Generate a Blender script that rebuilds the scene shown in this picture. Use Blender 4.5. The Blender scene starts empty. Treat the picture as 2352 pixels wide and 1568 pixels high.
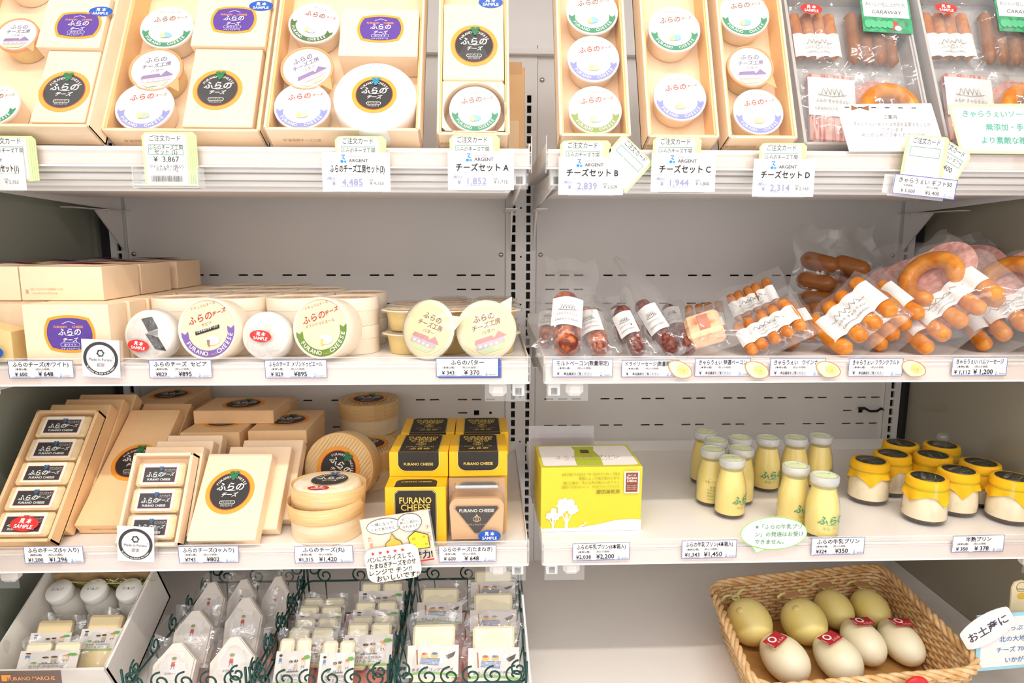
import bpy, math, random
from mathutils import Vector, Matrix, noise
from math import pi, sin, cos, radians as R

# ------------------------------------------------------------------ camera, world, lights, exposure
SC = bpy.context.scene
COL = SC.collection
CAM = Vector((-0.0694, -1.4633, 0.0))
YAW, PITCH, ROLL, FPX = 0.0345, 0.1545, 0.0025, 1504.2
_f = Vector((sin(YAW)*cos(PITCH), cos(YAW)*cos(PITCH), -sin(PITCH)))
_r = Vector((cos(YAW), -sin(YAW), 0)); _u = _r.cross(_f)
_r, _u = cos(ROLL)*_r + sin(ROLL)*_u, -sin(ROLL)*_r + cos(ROLL)*_u
cam_d = bpy.data.cameras.new('camera'); cam = bpy.data.objects.new('camera', cam_d); COL.objects.link(cam)
cam_d.sensor_width = 36; cam_d.lens = FPX/2352*36; cam_d.clip_start = .01
cam.matrix_world = Matrix(((_r.x, _u.x, -_f.x, CAM.x), (_r.y, _u.y, -_f.y, CAM.y), (_r.z, _u.z, -_f.z, CAM.z), (0, 0, 0, 1)))
SC.camera = cam
w = bpy.data.worlds.new('store_ambient'); SC.world = w; w.use_nodes = True
w.node_tree.nodes['Background'].inputs[0].default_value = (1.0, .975, .955, 1)
w.node_tree.nodes['Background'].inputs[1].default_value = .93
def area(name, loc, look, sx, sy, watts, col):
    l = bpy.data.lights.new(name, 'AREA'); l.shape = 'RECTANGLE'; l.size = sx; l.size_y = sy; l.energy = watts; l.color = col
    o = bpy.data.objects.new(name, l); COL.objects.link(o); o.location = loc
    o.rotation_euler = (Vector(look)-Vector(loc)).to_track_quat('-Z', 'Y').to_euler(); return o
area('ceiling_tube_offscreen', (.1, -1.80, 1.62), (.05, -.3, -.2), 2.6, .03, 24, (1, .93, .85))
area('ceiling_row_offscreen', (.2, -4.2, 1.62), (0, 0, -.2), 3.4, .7, 26, (1, .97, .95))
SC.view_settings.view_transform = 'Standard'; SC.view_settings.look = 'None'
SC.view_settings.gamma = 1; SC.view_settings.use_curve_mapping = False
SC.view_settings.exposure = .46
SC.cycles.transparent_max_bounces = 20; SC.cycles.max_bounces = 6; SC.cycles.diffuse_bounces = 4; SC.cycles.glossy_bounces = 2; SC.cycles.transmission_bounces = 2
SC.cycles.caustics_reflective = False; SC.cycles.caustics_refractive = False; SC.cycles.blur_glossy = 1.0; SC.cycles.use_adaptive_sampling = True; SC.cycles.adaptive_threshold = .05; SC.cycles.adaptive_min_samples = 12

def ray(px, py):
    return _r*((px-1176)/FPX) - _u*((py-784)/FPX) + _f
def at_y(px, py, y):
    d = ray(px, py); return CAM + d*((y-CAM.y)/d.y)
def at_z(px, py, z):
    d = ray(px, py); return CAM + d*((z-CAM.z)/d.z)
def at_x(px, py, x):
    d = ray(px, py); return CAM + d*((x-CAM.x)/d.x)

# ------------------------------------------------------------------ materials
def lin(h):
    c = [int(h[i:i+2], 16)/255 for i in (0, 2, 4)]
    return tuple(x/12.92 if x <= .04045 else ((x+.055)/1.055)**2.4 for x in c)
_M = {}
def mat(name, hexc, rough=.5, metal=0., spec=.5, noise_amt=.05, nscale=60, bump=0., bscale=200, trans=0., alpha=1., emit=0., sss=0., stretch=None, ior=1.45, hex2=None, lohi=(.38, .62)):
    if name in _M: return _M[name]
    m = bpy.data.materials.new(name); m.use_nodes = True; nt = m.node_tree; b = nt.nodes['Principled BSDF']
    c = lin(hexc)
    tc = nt.nodes.new('ShaderNodeTexCoord'); src = tc.outputs['Object']
    if stretch:
        mp = nt.nodes.new('ShaderNodeMapping'); mp.inputs['Scale'].default_value = stretch
        nt.links.new(src, mp.inputs[0]); src = mp.outputs[0]
    n = nt.nodes.new('ShaderNodeTexNoise'); n.inputs['Scale'].default_value = nscale; n.inputs['Detail'].default_value = 2 if hex2 else 0
    nt.links.new(src, n.inputs['Vector'])
    mx = nt.nodes.new('ShaderNodeMix'); mx.data_type = 'RGBA'
    mx.inputs[6].default_value = (*[x*(1-noise_amt) for x in c], 1); mx.inputs[7].default_value = (*[min(1, x*(1+noise_amt)) for x in c], 1)
    fac = n.outputs['Fac']
    if hex2:
        mr = nt.nodes.new('ShaderNodeMapRange'); mr.inputs['From Min'].default_value, mr.inputs['From Max'].default_value = lohi; nt.links.new(fac, mr.inputs[0]); fac = mr.outputs[0]
        mx.inputs[6].default_value = (*c, 1); mx.inputs[7].default_value = (*lin(hex2), 1)
    nt.links.new(fac, mx.inputs[0]); nt.links.new(mx.outputs[2], b.inputs['Base Color'])
    b.inputs['Roughness'].default_value = rough; b.inputs['Metallic'].default_value = metal
    b.inputs['Specular IOR Level'].default_value = spec; b.inputs['IOR'].default_value = ior
    b.inputs['Transmission Weight'].default_value = trans; b.inputs['Alpha'].default_value = alpha
    if emit:
        b.inputs['Emission Color'].default_value = (*c, 1); b.inputs['Emission Strength'].default_value = emit
    if bump:
        bn = nt.nodes.new('ShaderNodeTexNoise'); bn.inputs['Scale'].default_value = bscale; bn.inputs['Detail'].default_value = 2
        bp = nt.nodes.new('ShaderNodeBump'); bp.inputs['Strength'].default_value = bump; bp.inputs['Distance'].default_value = .001
        nt.links.new(src, bn.inputs['Vector']); nt.links.new(bn.outputs['Fac'], bp.inputs['Height']); nt.links.new(bp.outputs[0], b.inputs['Normal'])
    _M[name] = m; return m
def film(name, haze=.06, gloss=.16, rough=.07, tint='ffffff', bump=.4, bscale=30):
    if name in _M: return _M[name]
    m = bpy.data.materials.new(name); m.use_nodes = True; nt = m.node_tree; nt.nodes.clear()
    out = nt.nodes.new('ShaderNodeOutputMaterial'); tr = nt.nodes.new('ShaderNodeBsdfTransparent'); df = nt.nodes.new('ShaderNodeBsdfDiffuse')
    gl = nt.nodes.new('ShaderNodeBsdfGlossy'); gl.inputs['Roughness'].default_value = rough
    df.inputs[0].default_value = (*lin(tint), 1); tr.inputs[0].default_value = (*[x**.1 for x in lin(tint)], 1)
    a = nt.nodes.new('ShaderNodeMixShader'); a.inputs[0].default_value = haze
    nt.links.new(tr.outputs[0], a.inputs[1]); nt.links.new(df.outputs[0], a.inputs[2])
    lw = nt.nodes.new('ShaderNodeLayerWeight'); lw.inputs[0].default_value = gloss
    b = nt.nodes.new('ShaderNodeMixShader'); lw.inputs[0].default_value = .5
    pw = nt.nodes.new('ShaderNodeMath'); pw.operation = 'POWER'; pw.inputs[1].default_value = 4; nt.links.new(lw.outputs['Facing'], pw.inputs[0])
    ma = nt.nodes.new('ShaderNodeMath'); ma.operation = 'MULTIPLY_ADD'; ma.inputs[1].default_value = .55; ma.inputs[2].default_value = .015+gloss*.17; nt.links.new(pw.outputs[0], ma.inputs[0])
    nt.links.new(ma.outputs[0], b.inputs[0])
    nt.links.new(a.outputs[0], b.inputs[1]); nt.links.new(gl.outputs[0], b.inputs[2]); nt.links.new(b.outputs[0], out.inputs[0])
    if bump:
        tc = nt.nodes.new('ShaderNodeTexCoord'); bn = nt.nodes.new('ShaderNodeTexNoise'); bn.inputs['Scale'].default_value = bscale; bn.inputs['Detail'].default_value = 1
        bn.inputs['Distortion'].default_value = 1.5
        bp = nt.nodes.new('ShaderNodeBump'); bp.inputs['Strength'].default_value = bump; bp.inputs['Distance'].default_value = .004
        nt.links.new(tc.outputs['Object'], bn.inputs['Vector']); nt.links.new(bn.outputs['Fac'], bp.inputs['Height'])
        nt.links.new(bp.outputs[0], gl.inputs['Normal']); nt.links.new(bp.outputs[0], lw.inputs['Normal'])
    _M[name] = m; return m
def ink(hexc):
    return mat('ink_'+hexc, hexc, .55, noise_amt=.02)

# ------------------------------------------------------------------ mesh builder
def relax(pts, dmin, lo, hi, n=400):
    """push upright round things apart until none is closer than dmin, inside the box lo..hi"""
    P = [list(p) for p in pts]
    for _ in range(n):
        for i in range(len(P)):
            for j in range(i):
                dx, dy = P[i][0]-P[j][0], P[i][1]-P[j][1]; d = math.hypot(dx, dy) or 1e-6
                if d < dmin:
                    k = (dmin-d)/d*.5; P[i][0] += dx*k; P[i][1] += dy*k; P[j][0] -= dx*k; P[j][1] -= dy*k
        for p in P:
            for a in (0, 1): p[a] = min(hi[a], max(lo[a], p[a]))
    return P
def settle(t, z, skip=('bag',)):
    """let a thing down (or lift it) until its lowest solid point is at height z"""
    M = t.matrix_basis; low = min((M @ c.matrix_basis @ v.co).z for c in t.children if c.name.split('.')[0] not in skip for v in c.data.vertices)
    t.matrix_basis = T(0, 0, z-low) @ M
class MB:
    def __init__(s): s.v = []; s.f = []; s.m = []; s.mats = []; s.smooth = []
    def mi(s, m):
        if m not in s.mats: s.mats.append(m)
        return s.mats.index(m)
    def add(s, vs, fs, m, M=None, smooth=False):
        o = len(s.v); k = s.mi(m)
        s.v += [tuple(M @ Vector(v)) if M else tuple(v) for v in vs]
        for f in fs: s.f.append(tuple(i+o for i in f)); s.m.append(k); s.smooth.append(smooth)
        return s
    def box(s, c, d, m, M=None, bev=0.):
        x, y, z = d[0]/2, d[1]/2, d[2]/2
        if bev <= 0:
            vs = [(c[0]+a*x, c[1]+b*y, c[2]+e*z) for a in (-1, 1) for b in (-1, 1) for e in (-1, 1)]
            return s.add(vs, [(0, 1, 3, 2), (4, 6, 7, 5), (0, 4, 5, 1), (2, 3, 7, 6), (0, 2, 6, 4), (1, 5, 7, 3)], m, M)
        vs = []; q = bev   # chamfered box: three inset faces
        idx = {}
        for a in (-1, 1):
            for b in (-1, 1):
                for e in (-1, 1):
                    for k in range(3):
                        p = [x-q, y-q, z-q]; p[k] += q
                        idx[a, b, e, k] = len(vs); vs.append((c[0]+a*p[0], c[1]+b*p[1], c[2]+e*p[2]))
        fs = []
        for k in range(3):
            i, j = [(1, 2), (2, 0), (0, 1)][k]
            for sg in (-1, 1):
                loop = []
                for (p, r) in ((-1, -1), (1, -1), (1, 1), (-1, 1)):
                    t = [0, 0, 0]; t[k] = sg; t[i] = p; t[j] = r; loop.append(idx[t[0], t[1], t[2], k])
                fs.append(tuple(loop if sg > 0 else loop[::-1]))
        for k in range(3):      # edge chamfers, along axis k
            i, j = [(1, 2), (2, 0), (0, 1)][k]
            for p in (-1, 1):
                for r in (-1, 1):
                    def g(t, ax):
                        q3 = [0, 0, 0]; q3[k] = t; q3[i] = p; q3[j] = r; return idx[q3[0], q3[1], q3[2], ax]
                    l = (g(-1, i), g(1, i), g(1, j), g(-1, j))
                    fs.append(l if p*r < 0 else l[::-1])
        for a in (-1, 1):
            for b in (-1, 1):
                for e in (-1, 1):
                    l = (idx[a, b, e, 0], idx[a, b, e, 1], idx[a, b, e, 2]); fs.append(l if a*b*e > 0 else l[::-1])
        return s.add(vs, fs, m, M)
    def lathe(s, prof, m, n=32, M=None, smooth=True, caps=True):
        vs = []; fs = []
        for r, z in prof:
            for i in range(n): a = 2*pi*i/n; vs.append((r*cos(a), r*sin(a), z))
        for k in range(len(prof)-1):
            for i in range(n): j = (i+1) % n; fs.append((k*n+i, k*n+j, (k+1)*n+j, (k+1)*n+i))
        s.add(vs, fs, m, M, smooth)
        if caps:
            s.add(vs[:n], [tuple(range(n))[::-1]], m, M); s.add(vs[-n:], [tuple(range(n))], m, M)
        return s
    def tube(s, pts, r, m, n=6, M=None, closed=False):
        pts = [Vector(p) for p in pts]; N = len(pts); vs = []; fs = []
        rr = r if isinstance(r, (list, tuple)) else [r]*N
        up = Vector((0.3, 0.2, 1)).normalized()
        for i, p in enumerate(pts):
            a = pts[(i-1) % N] if (closed or i > 0) else p; b = pts[(i+1) % N] if (closed or i < N-1) else p
            t = (b-a).normalized(); x = t.cross(up)
            if x.length < 1e-3: x = t.cross(Vector((1, 0, 0)))
            x.normalize(); y = t.cross(x); up = -y if False else x.cross(t)
            for k in range(n): q = 2*pi*k/n; vs.append(p + (x*cos(q)+y*sin(q))*rr[i])
        for i in range(N if closed else N-1):
            j = (i+1) % N
            for k in range(n): l = (k+1) % n; fs.append((i*n+k, i*n+l, j*n+l, j*n+k))
        if not closed: fs += [tuple(range(n))[::-1], tuple(range((N-1)*n, N*n))]
        return s.add(vs, fs, m, M, True)
    def prism(s, poly, h, m, M=None, z0=0.):
        n = len(poly); vs = [(x, y, z0) for x, y in poly] + [(x, y, z0+h) for x, y in poly]
        fs = [tuple(range(n))[::-1], tuple(range(n, 2*n))] + [(i, (i+1) % n, n+(i+1) % n, n+i) for i in range(n)]
        return s.add(vs, fs, m, M)
    def grid(s, fn, nu, nv, m, M=None, smooth=True, wrap=False):
        vs = [fn(i/nu, j/nv) for i in range(nu+(0 if wrap else 1)) for j in range(nv+1)]
        fs = []
        for i in range(nu):
            i2 = (i+1) % nu if wrap else i+1
            for j in range(nv): fs.append((i*(nv+1)+j, i2*(nv+1)+j, i2*(nv+1)+j+1, i*(nv+1)+j+1))
        return s.add(vs, fs, m, M, smooth)
    def mesh(s, name):
        me = bpy.data.meshes.new(name); me.from_pydata([tuple(v) for v in s.v], [], s.f)
        for m in s.mats: me.materials.append(m)
        me.polygons.foreach_set('material_index', s.m); me.polygons.foreach_set('use_smooth', s.smooth); me.update(); return me
    def build(s, name, parent=None, M=None):
        return put(name, s.mesh(name), parent, M)
def put(name, me, parent=None, M=None):
    o = bpy.data.objects.new(name, me); COL.objects.link(o)
    if parent: o.parent = parent
    if M: o.matrix_basis = M
    return o
def tag(o, label, cat, group=None):
    o['label'] = label; o['category'] = cat
    if group: o['group'] = group
    return o
def thing(name, label, cat, M=None, group=None):
    o = bpy.data.objects.new(name, None); COL.objects.link(o); o.empty_display_size = .02
    if M: o.matrix_basis = M
    return tag(o, label, cat, group)
def struct(o): o['kind'] = 'structure'; return o
def copy_tree(o, M=None, label=None, parent=None):
    c = o.copy(); COL.objects.link(c)
    if parent: c.parent = parent; c.matrix_basis = o.matrix_basis
    if M: c.matrix_basis = M
    if label: c['label'] = label
    for ch in o.children: copy_tree(ch, None, None, c)
    return c
T = lambda x, y, z: Matrix.Translation((x, y, z))
def RX(a): return Matrix.Rotation(R(a), 4, 'X')
def RY(a): return Matrix.Rotation(R(a), 4, 'Y')
def RZ(a): return Matrix.Rotation(R(a), 4, 'Z')
FRONT = RX(90)      # art plane (x, y) -> facing the customer

# ------------------------------------------------------------------ flat print: lettering and artwork as thin geometry
TS = bpy.data.scenes.new('lettering_workshop'); _G = {}
def glyphs(body, off=0.):
    k = (body, off)
    if k not in _G:
        c = bpy.data.curves.new('t', 'FONT'); c.body = body; c.resolution_u = 2; c.size = 1; c.offset = off
        o = bpy.data.objects.new('t', c); TS.collection.objects.link(o)
        vl = TS.view_layers[0]; vl.update(); dg = vl.depsgraph
        me = bpy.data.meshes.new_from_object(o.evaluated_get(dg))
        vs = [tuple(v.co)[:2] for v in me.vertices]; fs = [tuple(p.vertices) for p in me.polygons]
        _G[k] = (vs, fs, (min([v[0] for v in vs] or [0]), max([v[0] for v in vs] or [0])))
        bpy.data.objects.remove(o); bpy.data.curves.remove(c); bpy.data.meshes.remove(me)
    return _G[k]
class Art:
    DZ = .00012
    def __init__(s, z0=.0002): s.b = MB(); s.z = z0
    def lay(s): s.z += s.DZ; return s
    def poly(s, pts, col, f=None):
        s.lay(); s.b.add([(x, y, s.z) for x, y in pts], f or [tuple(range(len(pts)))], col if not isinstance(col, str) else ink(col)); return s
    def ell(s, cx, cy, rx, ry, col, n=32, rot=0):
        c, d = cos(R(rot)), sin(R(rot))
        return s.poly([(cx+rx*cos(2*pi*i/n)*c-ry*sin(2*pi*i/n)*d, cy+rx*cos(2*pi*i/n)*d+ry*sin(2*pi*i/n)*c) for i in range(n)], col)
    def ring(s, cx, cy, r0, r1, col, a0=0, a1=360, n=40):
        pts = []
        for i in range(n+1):
            a = R(a0+(a1-a0)*i/n); pts += [(cx+r0*cos(a), cy+r0*sin(a)), (cx+r1*cos(a), cy+r1*sin(a))]
        return s.poly(pts, col, [(2*i, 2*i+1, 2*i+3, 2*i+2) for i in range(n)])
    def rect(s, x0, y0, x1, y1, col): return s.poly([(x0, y0), (x1, y0), (x1, y1), (x0, y1)], col)
    def rrect(s, x0, y0, x1, y1, r, col):
        pts = []
        for cx, cy, a in ((x1-r, y0+r, -90), (x1-r, y1-r, 0), (x0+r, y1-r, 90), (x0+r, y0+r, 180)):
            pts += [(cx+r*cos(R(a+15*i)), cy+r*sin(R(a+15*i))) for i in range(7)]
        return s.poly(pts, col)
    def frame(s, x0, y0, x1, y1, t, col):
        for q in ((x0, y0, x1, y0+t), (x0, y1-t, x1, y1), (x0, y0+t, x0+t, y1-t), (x1-t, y0+t, x1, y1-t)): s.rect(*q, col); s.z -= s.DZ
        s.lay(); return s
    def line(s, pts, wd, col):
        n = len(pts); L = []; Rr = []
        for i in range(n):
            a = Vector(pts[max(0, i-1)]); b = Vector(pts[min(n-1, i+1)]); t = (b-a).normalized(); nn = Vector((-t.y, t.x))*wd/2
            ww = wd; p = Vector(pts[i]); L.append(tuple(p+nn)); Rr.append(tuple(p-nn))
        return s.poly(L+Rr, col, [(i, i+1, n+i+1, n+i) for i in range(n-1)])
    def text(s, body, x, y, h, col, align='c', wmax=None, shear=0., rot=0., bold=0., sx=1.):
        vs, fs, (a, b) = glyphs(body, bold)
        if not vs: return s
        k = h; wd = (b-a)*k*sx
        kx = k*sx*(min(1., wmax/wd) if wmax else 1.)
        ox = {'c': -(a+b)/2, 'l': -a, 'r': -b}[align]
        c, d = cos(R(rot)), sin(R(rot)); P = []
        for vx, vy in vs:
            px = (vx+ox)*kx + shear*vy*k; py = vy*k
            P.append((x+px*c-py*d, y+px*d+py*c))
        return s.poly(P, col, fs)
    def arc(s, body, cx, cy, r, a_mid, h, col, step, inward=False, bold=.01):
        n = len(body)
        for i, ch in enumerate(body):
            if ch == ' ': continue
            t = (i-(n-1)/2)*step
            a = a_mid + (t if inward else -t)
            x, y = cx+r*cos(R(a)), cy+r*sin(R(a))
            s.text(ch, x, y, h, col, rot=(a+90 if inward else a-90), bold=bold); s.z -= s.DZ
        return s.lay()
    def wrap(s, rad, lean=0.):       # bend the print round a vertical cylinder of radius rad
        s.b.v = [((rad+z)*sin(x/rad), -(rad+z)*cos(x/rad), y) for x, y, z in s.b.v]; return s
    def mesh(s, name): return s.b.mesh(name)
    def build(s, name, parent=None, M=None): return s.b.build(name, parent, M)
# ------------------------------------------------------------------ the case: back panels, uprights, end panels, bottom deck
S1, S2, S3, DK = .130, -.186, -.480, -.757       # shelf surface heights and bottom deck
STEEL = mat('painted_steel', 'eeeae7', .42, noise_amt=.03, nscale=8, bump=.04, bscale=500)
STEEL_HI = mat('painted_steel_white', 'f0ece8', .38, noise_amt=.02, nscale=8)
DARK = mat('slot_void', '0b0a0a', .8)
ENDP = mat('end_panel_glass', 'a09987', .16, spec=.7, noise_amt=.10, nscale=6)
ENDL = mat('end_panel_glass_left', '8b8e80', .12, spec=.8, noise_amt=.35, nscale=5)
SHELF = mat('shelf_enamel', 'f5eee8', .30, noise_amt=.015, nscale=5)
RAIL = mat('price_rail_strip', 'f3ddd2', .35, noise_amt=.02)
CLEAR = film('clear_acrylic', .05, .30, .04, bump=0)
CLEARH = film('clear_acrylic_bright', .30, .40, .05, bump=0)
CHROME = mat('chrome_screw', 'b8b4ae', .2, metal=1)
def holed(x0, x1, z0, z1, holes, y, m):
    b = MB(); zs = sorted({z0, z1} | {h[i] for h in holes for i in (2, 3)})
    for k in range(len(zs)-1):
        za, zb = zs[k], zs[k+1]; zm = (za+zb)/2
        cuts = sorted((h[0], h[1]) for h in holes if h[2] < zm < h[3]); x = x0
        for a, c in cuts+[(x1, x1)]:
            if a > x: b.add([(x, y, za), (a, y, za), (a, y, zb), (x, y, zb)], [(0, 1, 2, 3)], m)
            x = c
    for (a, c, za, zb) in holes:        # the returned edges of each punched hole
        d = y+.006
        for p, q in (((a, za), (c, za)), ((c, za), (c, zb)), ((c, zb), (a, zb)), ((a, zb), (a, za))):
            b.add([(p[0], y, p[1]), (q[0], y, q[1]), (q[0], d, q[1]), (p[0], d, p[1])], [(0, 1, 2, 3)], m)
    return b
ZT = .385                                   # top of the punched back panels
def dashes(side):
    H = []
    xs = []
    e = .108 if side > 0 else .063
    first = [.066, .098, .130] if side > 0 else [.068, .100, .132]
    xs += first
    for k in range(6): xs += [.196+.0956*k, .228+.0956*k]
    tail = [.768, .800, .832]
    xs = [x for x in xs if x < .75] + tail
    rows = [-.0787, -.1419, -.2050, -.2993, -.3623, -.4251]
    for z in rows:
        for x in xs: H.append((x-.0105, x+.0105, z-.0017, z+.0017))
    for z in (-.1103,):
        for x in first+tail: H.append((x-.0105, x+.0105, z-.0017, z+.0017))
    for x in ((first[2], tail[0]) if side < 0 else (tail[0],)): H.append((x-.0105, x+.0105, -.3937-.0017, -.3937+.0017))
    if side < 0: H.append((.065, .071, -.397, -.391))
    H.append((.094, .106, -.3997, -.3877) if side < 0 else (.794, .806, -.3997, -.3877))
    if side < 0: H = [(-b, -a, c, d) for a, b, c, d in H]
    return H
for sd, nm in ((-1, 'wall_back_left'), (1, 'wall_back_right')):
    x0, x1 = sorted((sd*.035, sd*.852))
    b = holed(x0, x1, DK-.02, ZT, dashes(sd), 0, STEEL)
    wb = struct(b.build(nm))
    s = MB()
    for z in (-.0335, .336):
        for x in (sd*.044, sd*.842):
            sc = MB().lathe([(.0052, 0), (.0052, .001), (.0036, .0026), (.0012, .003)], CHROME, 14, T(x, 0, z) @ RX(90)); sc.build('screw', wb)
CAV = mat('cavity_steel', '6d6a67', .6); back = MB().box((0, .075, -.2), (1.79, .01, 1.3), CAV)      # air duct behind the punched panels
for s_ in (-1, 1): back.box((s_*.893, .040, -.2), (.006, .07, 1.3), CAV)
for z_ in (-.845, .445): back.box((0, .040, z_), (1.79, .07, .006), CAV)
struct(back.build('wall_void'))
# uprights with their two ladders of slots
def slots(xs, ztop, zbot):
    H = []; z = .0024+.021*16
    while z > zbot:
        if z < ztop:
            for x in xs: H.append((x-.0046, x+.0046, z-.0078, z+.0078))
        z -= .021
    return H
for i, (xa, xb, xs) in enumerate(((-.034, .034, (-.0165, .0165)), (-.889, -.851, (-.870,)), (.851, .889, (.870,)))):
    b = holed(xa, xb, DK-.02, ZT, slots(xs, .31, -.70)+([(-.002, .002, .066-.106*k, .070-.106*k) for k in range(7)] if i == 0 else []), -.004, STEEL)
    b.box((xa, .004, (DK+ZT)/2), (.0012, .016, ZT-DK+.04), STEEL); b.box((xb, .004, (DK+ZT)/2), (.0012, .016, ZT-DK+.04), STEEL)
    o = struct(b.build('trim_%d' % (i+1)))
struct(MB().box((0, -.01, ZT+.004), (1.76, .02, .010), STEEL).build('trim_4'))
struct(MB().box((0, .002, ZT+.16), (1.78, .012, .31), STEEL).build('wall_canopy'))
struct(MB().box((0, -.335, .70), (1.82, .68, .03), STEEL).build('ceiling'))
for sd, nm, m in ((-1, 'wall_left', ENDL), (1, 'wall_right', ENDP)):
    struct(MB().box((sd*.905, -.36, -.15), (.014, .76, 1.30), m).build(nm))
    struct(MB().box((sd*.894, -.012, -.2), (.010, .016, 1.2), mat('corner_strip', '1a1815', .6)).build('trim_%d' % (5 if sd < 0 else 6)))  # near-black strip between each end upright and its end panel
DECK = mat('deck_enamel', 'f0e9e2', .13, spec=.8, noise_amt=.015, nscale=5)
dk = MB().box((-.4495, -.31, DK-.012), (.895, .62, .024), DECK).box((.4495, -.31, DK-.012), (.895, .62, .024), DECK)
struct(dk.build('floor'))
sticker = Art(0); sticker.rect(-.028, -.011, .028, .011, 'cfd0c9'); sticker.text('注 意', -.014, .003, .009, '45504a', bold=.01)
sticker.text('冷気吹出口に商品を置かないで下さい', 0, -.003, .005, '55605a', wmax=.05); sticker.text('商品は棚の上に陳列して下さい', 0, -.008, .005, '55605a', wmax=.05)
p = at_y(1258, 1321, -.0065)
tag(sticker.build('notice_sticker', None, T(p.x, -.0065, p.z) @ FRONT), 'small grey printed notice sticker at the foot of the centre upright', 'sticker')

# ------------------------------------------------------------------ shelves
def shelf(x0, x1, zs, label, top=False):
    t = thing('display_shelf', label, 'shelf', T((x0+x1)/2, 0, zs)); hw = (x1-x0)/2
    b = MB().box((0, -.245, -.008), (2*hw, .45, .016), SHELF, bev=.001); b.build('shelf_board', t)
    MB().box((0, -.021, .011), (2*hw, .003, .026), STEEL_HI).build('rear_upstand', t)
    for s in (-1, 1): MB().box((s*(hw+.0006), -.245, -.004), (.0012, .452, .026), STEEL_HI).build('side_edge', t)
    r = MB().box((0, -.479, -.003), (2*hw, .022, .004), SHELF, bev=.0008); r.box((0, -.4905, -.0165), (2*hw, .003, .023), RAIL)
    r.box((0, -.4925, -.0285), (2*hw+.003, .007, .0025), STEEL_HI); r.build('price_rail', t)
    gz = -.018 if top else 0     # the top shelf's guard ends level with the board
    g = MB().box((0, -.4945, -.009+gz*.5), (2*hw+.005, .0012, .040+gz), CLEAR); g.box((0, -.4945, .0115+gz), (2*hw+.005, .0016, .0014), CLEARH)
    g.box((0, -.4945, -.0035+gz*1.2), (2*hw+.005, .0016, .0008), CLEARH)
    for s in (-1, 1): g.box((s*(hw+.0025), -.4905, -.009), (.001, .010, .040 if not top else .052), CLEARH)
    g.build('clear_guard', t)
    for s in (-1, 1):      # bracket arm with its gusset, seen below the board
        m = MB(); d = .0016
        poly = [(-.466, -.030), (-.010, -.030 if not top else -.020), (-.010, -.072), (-.466, -.052)]
        gus = [(-.010, -.072), (-.105, -.0735), (-.012, -.155)] if top else [(-.010, -.072), (-.045, -.0715), (-.028, -.082), (-.010, -.084)]
        Mx = Matrix(((0, 0, 1, 0), (1, 0, 0, 0), (0, 1, 0, 0), (0, 0, 0, 1)))
        for pl in (poly, gus): m.prism(pl, d*2, STEEL, T(s*(hw-.012)-d, 0, 0) @ Mx)
        m.box((s*(hw-.006)-s*.010, -.10, -.0725), (.022, .20 if top else .10, .0015), STEEL)
        a = m.build('bracket', t)
        for yy in (-.03, -.07): MB().lathe([(.003, 0), (.003, .002)], CHROME, 10, T(s*(hw-.012), yy, -.0757)).build('bolt', a)
        # cover at the bracket's front end
        if not top:
            c = MB().box((s*(hw-.046), -.476, -.041), (.027, .022, .022), mat('bracket_cover', 'f4e7df', .35), bev=.006)
            c.box((s*(hw-.046), -.476, -.026), (.027, .02, .014), STEEL_HI); c.build('bracket_cover', t)
        e = MB(); ex = s*(hw-.0145)     # hollow square end of the arm
        for bx_, bz_, bw_, bh_ in ((-.007, -.036, .004, .030), (.007, -.036, .004, .030), (0, -.030, .010, .018), (0, -.0505, .010, .001)): e.box((ex+bx_, -.470, bz_), (bw_, .026, bh_), STEEL_HI)
        e.box((ex, -.4585, -.036), (.018, .003, .030), STEEL_HI)
        e.build('bracket_end', t)
        MB().box((s*(hw-.034), -.489, -.041), (.064, .0012, .034), CLEAR).build('clear_clip', t)
    if top:
        u = MB()
        for k, (yy, zz, hh) in enumerate(((-.474, -.030, .010), (-.462, -.040, .010), (-.446, -.048, .010), (-.425, -.054, .010))):
            u.box((0, yy, zz), (2*hw-.05, .016, hh), STEEL_HI if k % 2 == 0 else STEEL, bev=.003)
        u.box((0, -.30, -.045), (2*hw-.05, .26, .016), STEEL); u.box((0, -.12, -.040), (2*hw-.05, .10, .012), STEEL)
        u.build('ribbed_channel', t)
    else:
        MB().box((0, -.24, -.022), (2*hw-.06, .40, .010), STEEL).build('underframe', t)
    return t
XL0, XL1, XR0, XR1 = -.868, -.011, .015, .868
shelf(XL0, XL1, S1, 'white top shelf carrying the cream cheese gift boxes', True)
shelf(XR0, XR1, S1, 'white top shelf carrying tub gift boxes and sausage gift sets', True)
shelf(XL0, XL1, S2, 'white shelf with round cheese tins and butter cups')
shelf(XR0, XR1, S2, 'white shelf with vacuum packed sausages and bacon')
shelf(XL0, XL1, S3, 'white shelf with flat cheese boxes and yellow cheese cartons')
shelf(XR0, XR1, S3, 'white shelf with pudding bottles and yellow topped jars')
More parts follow.
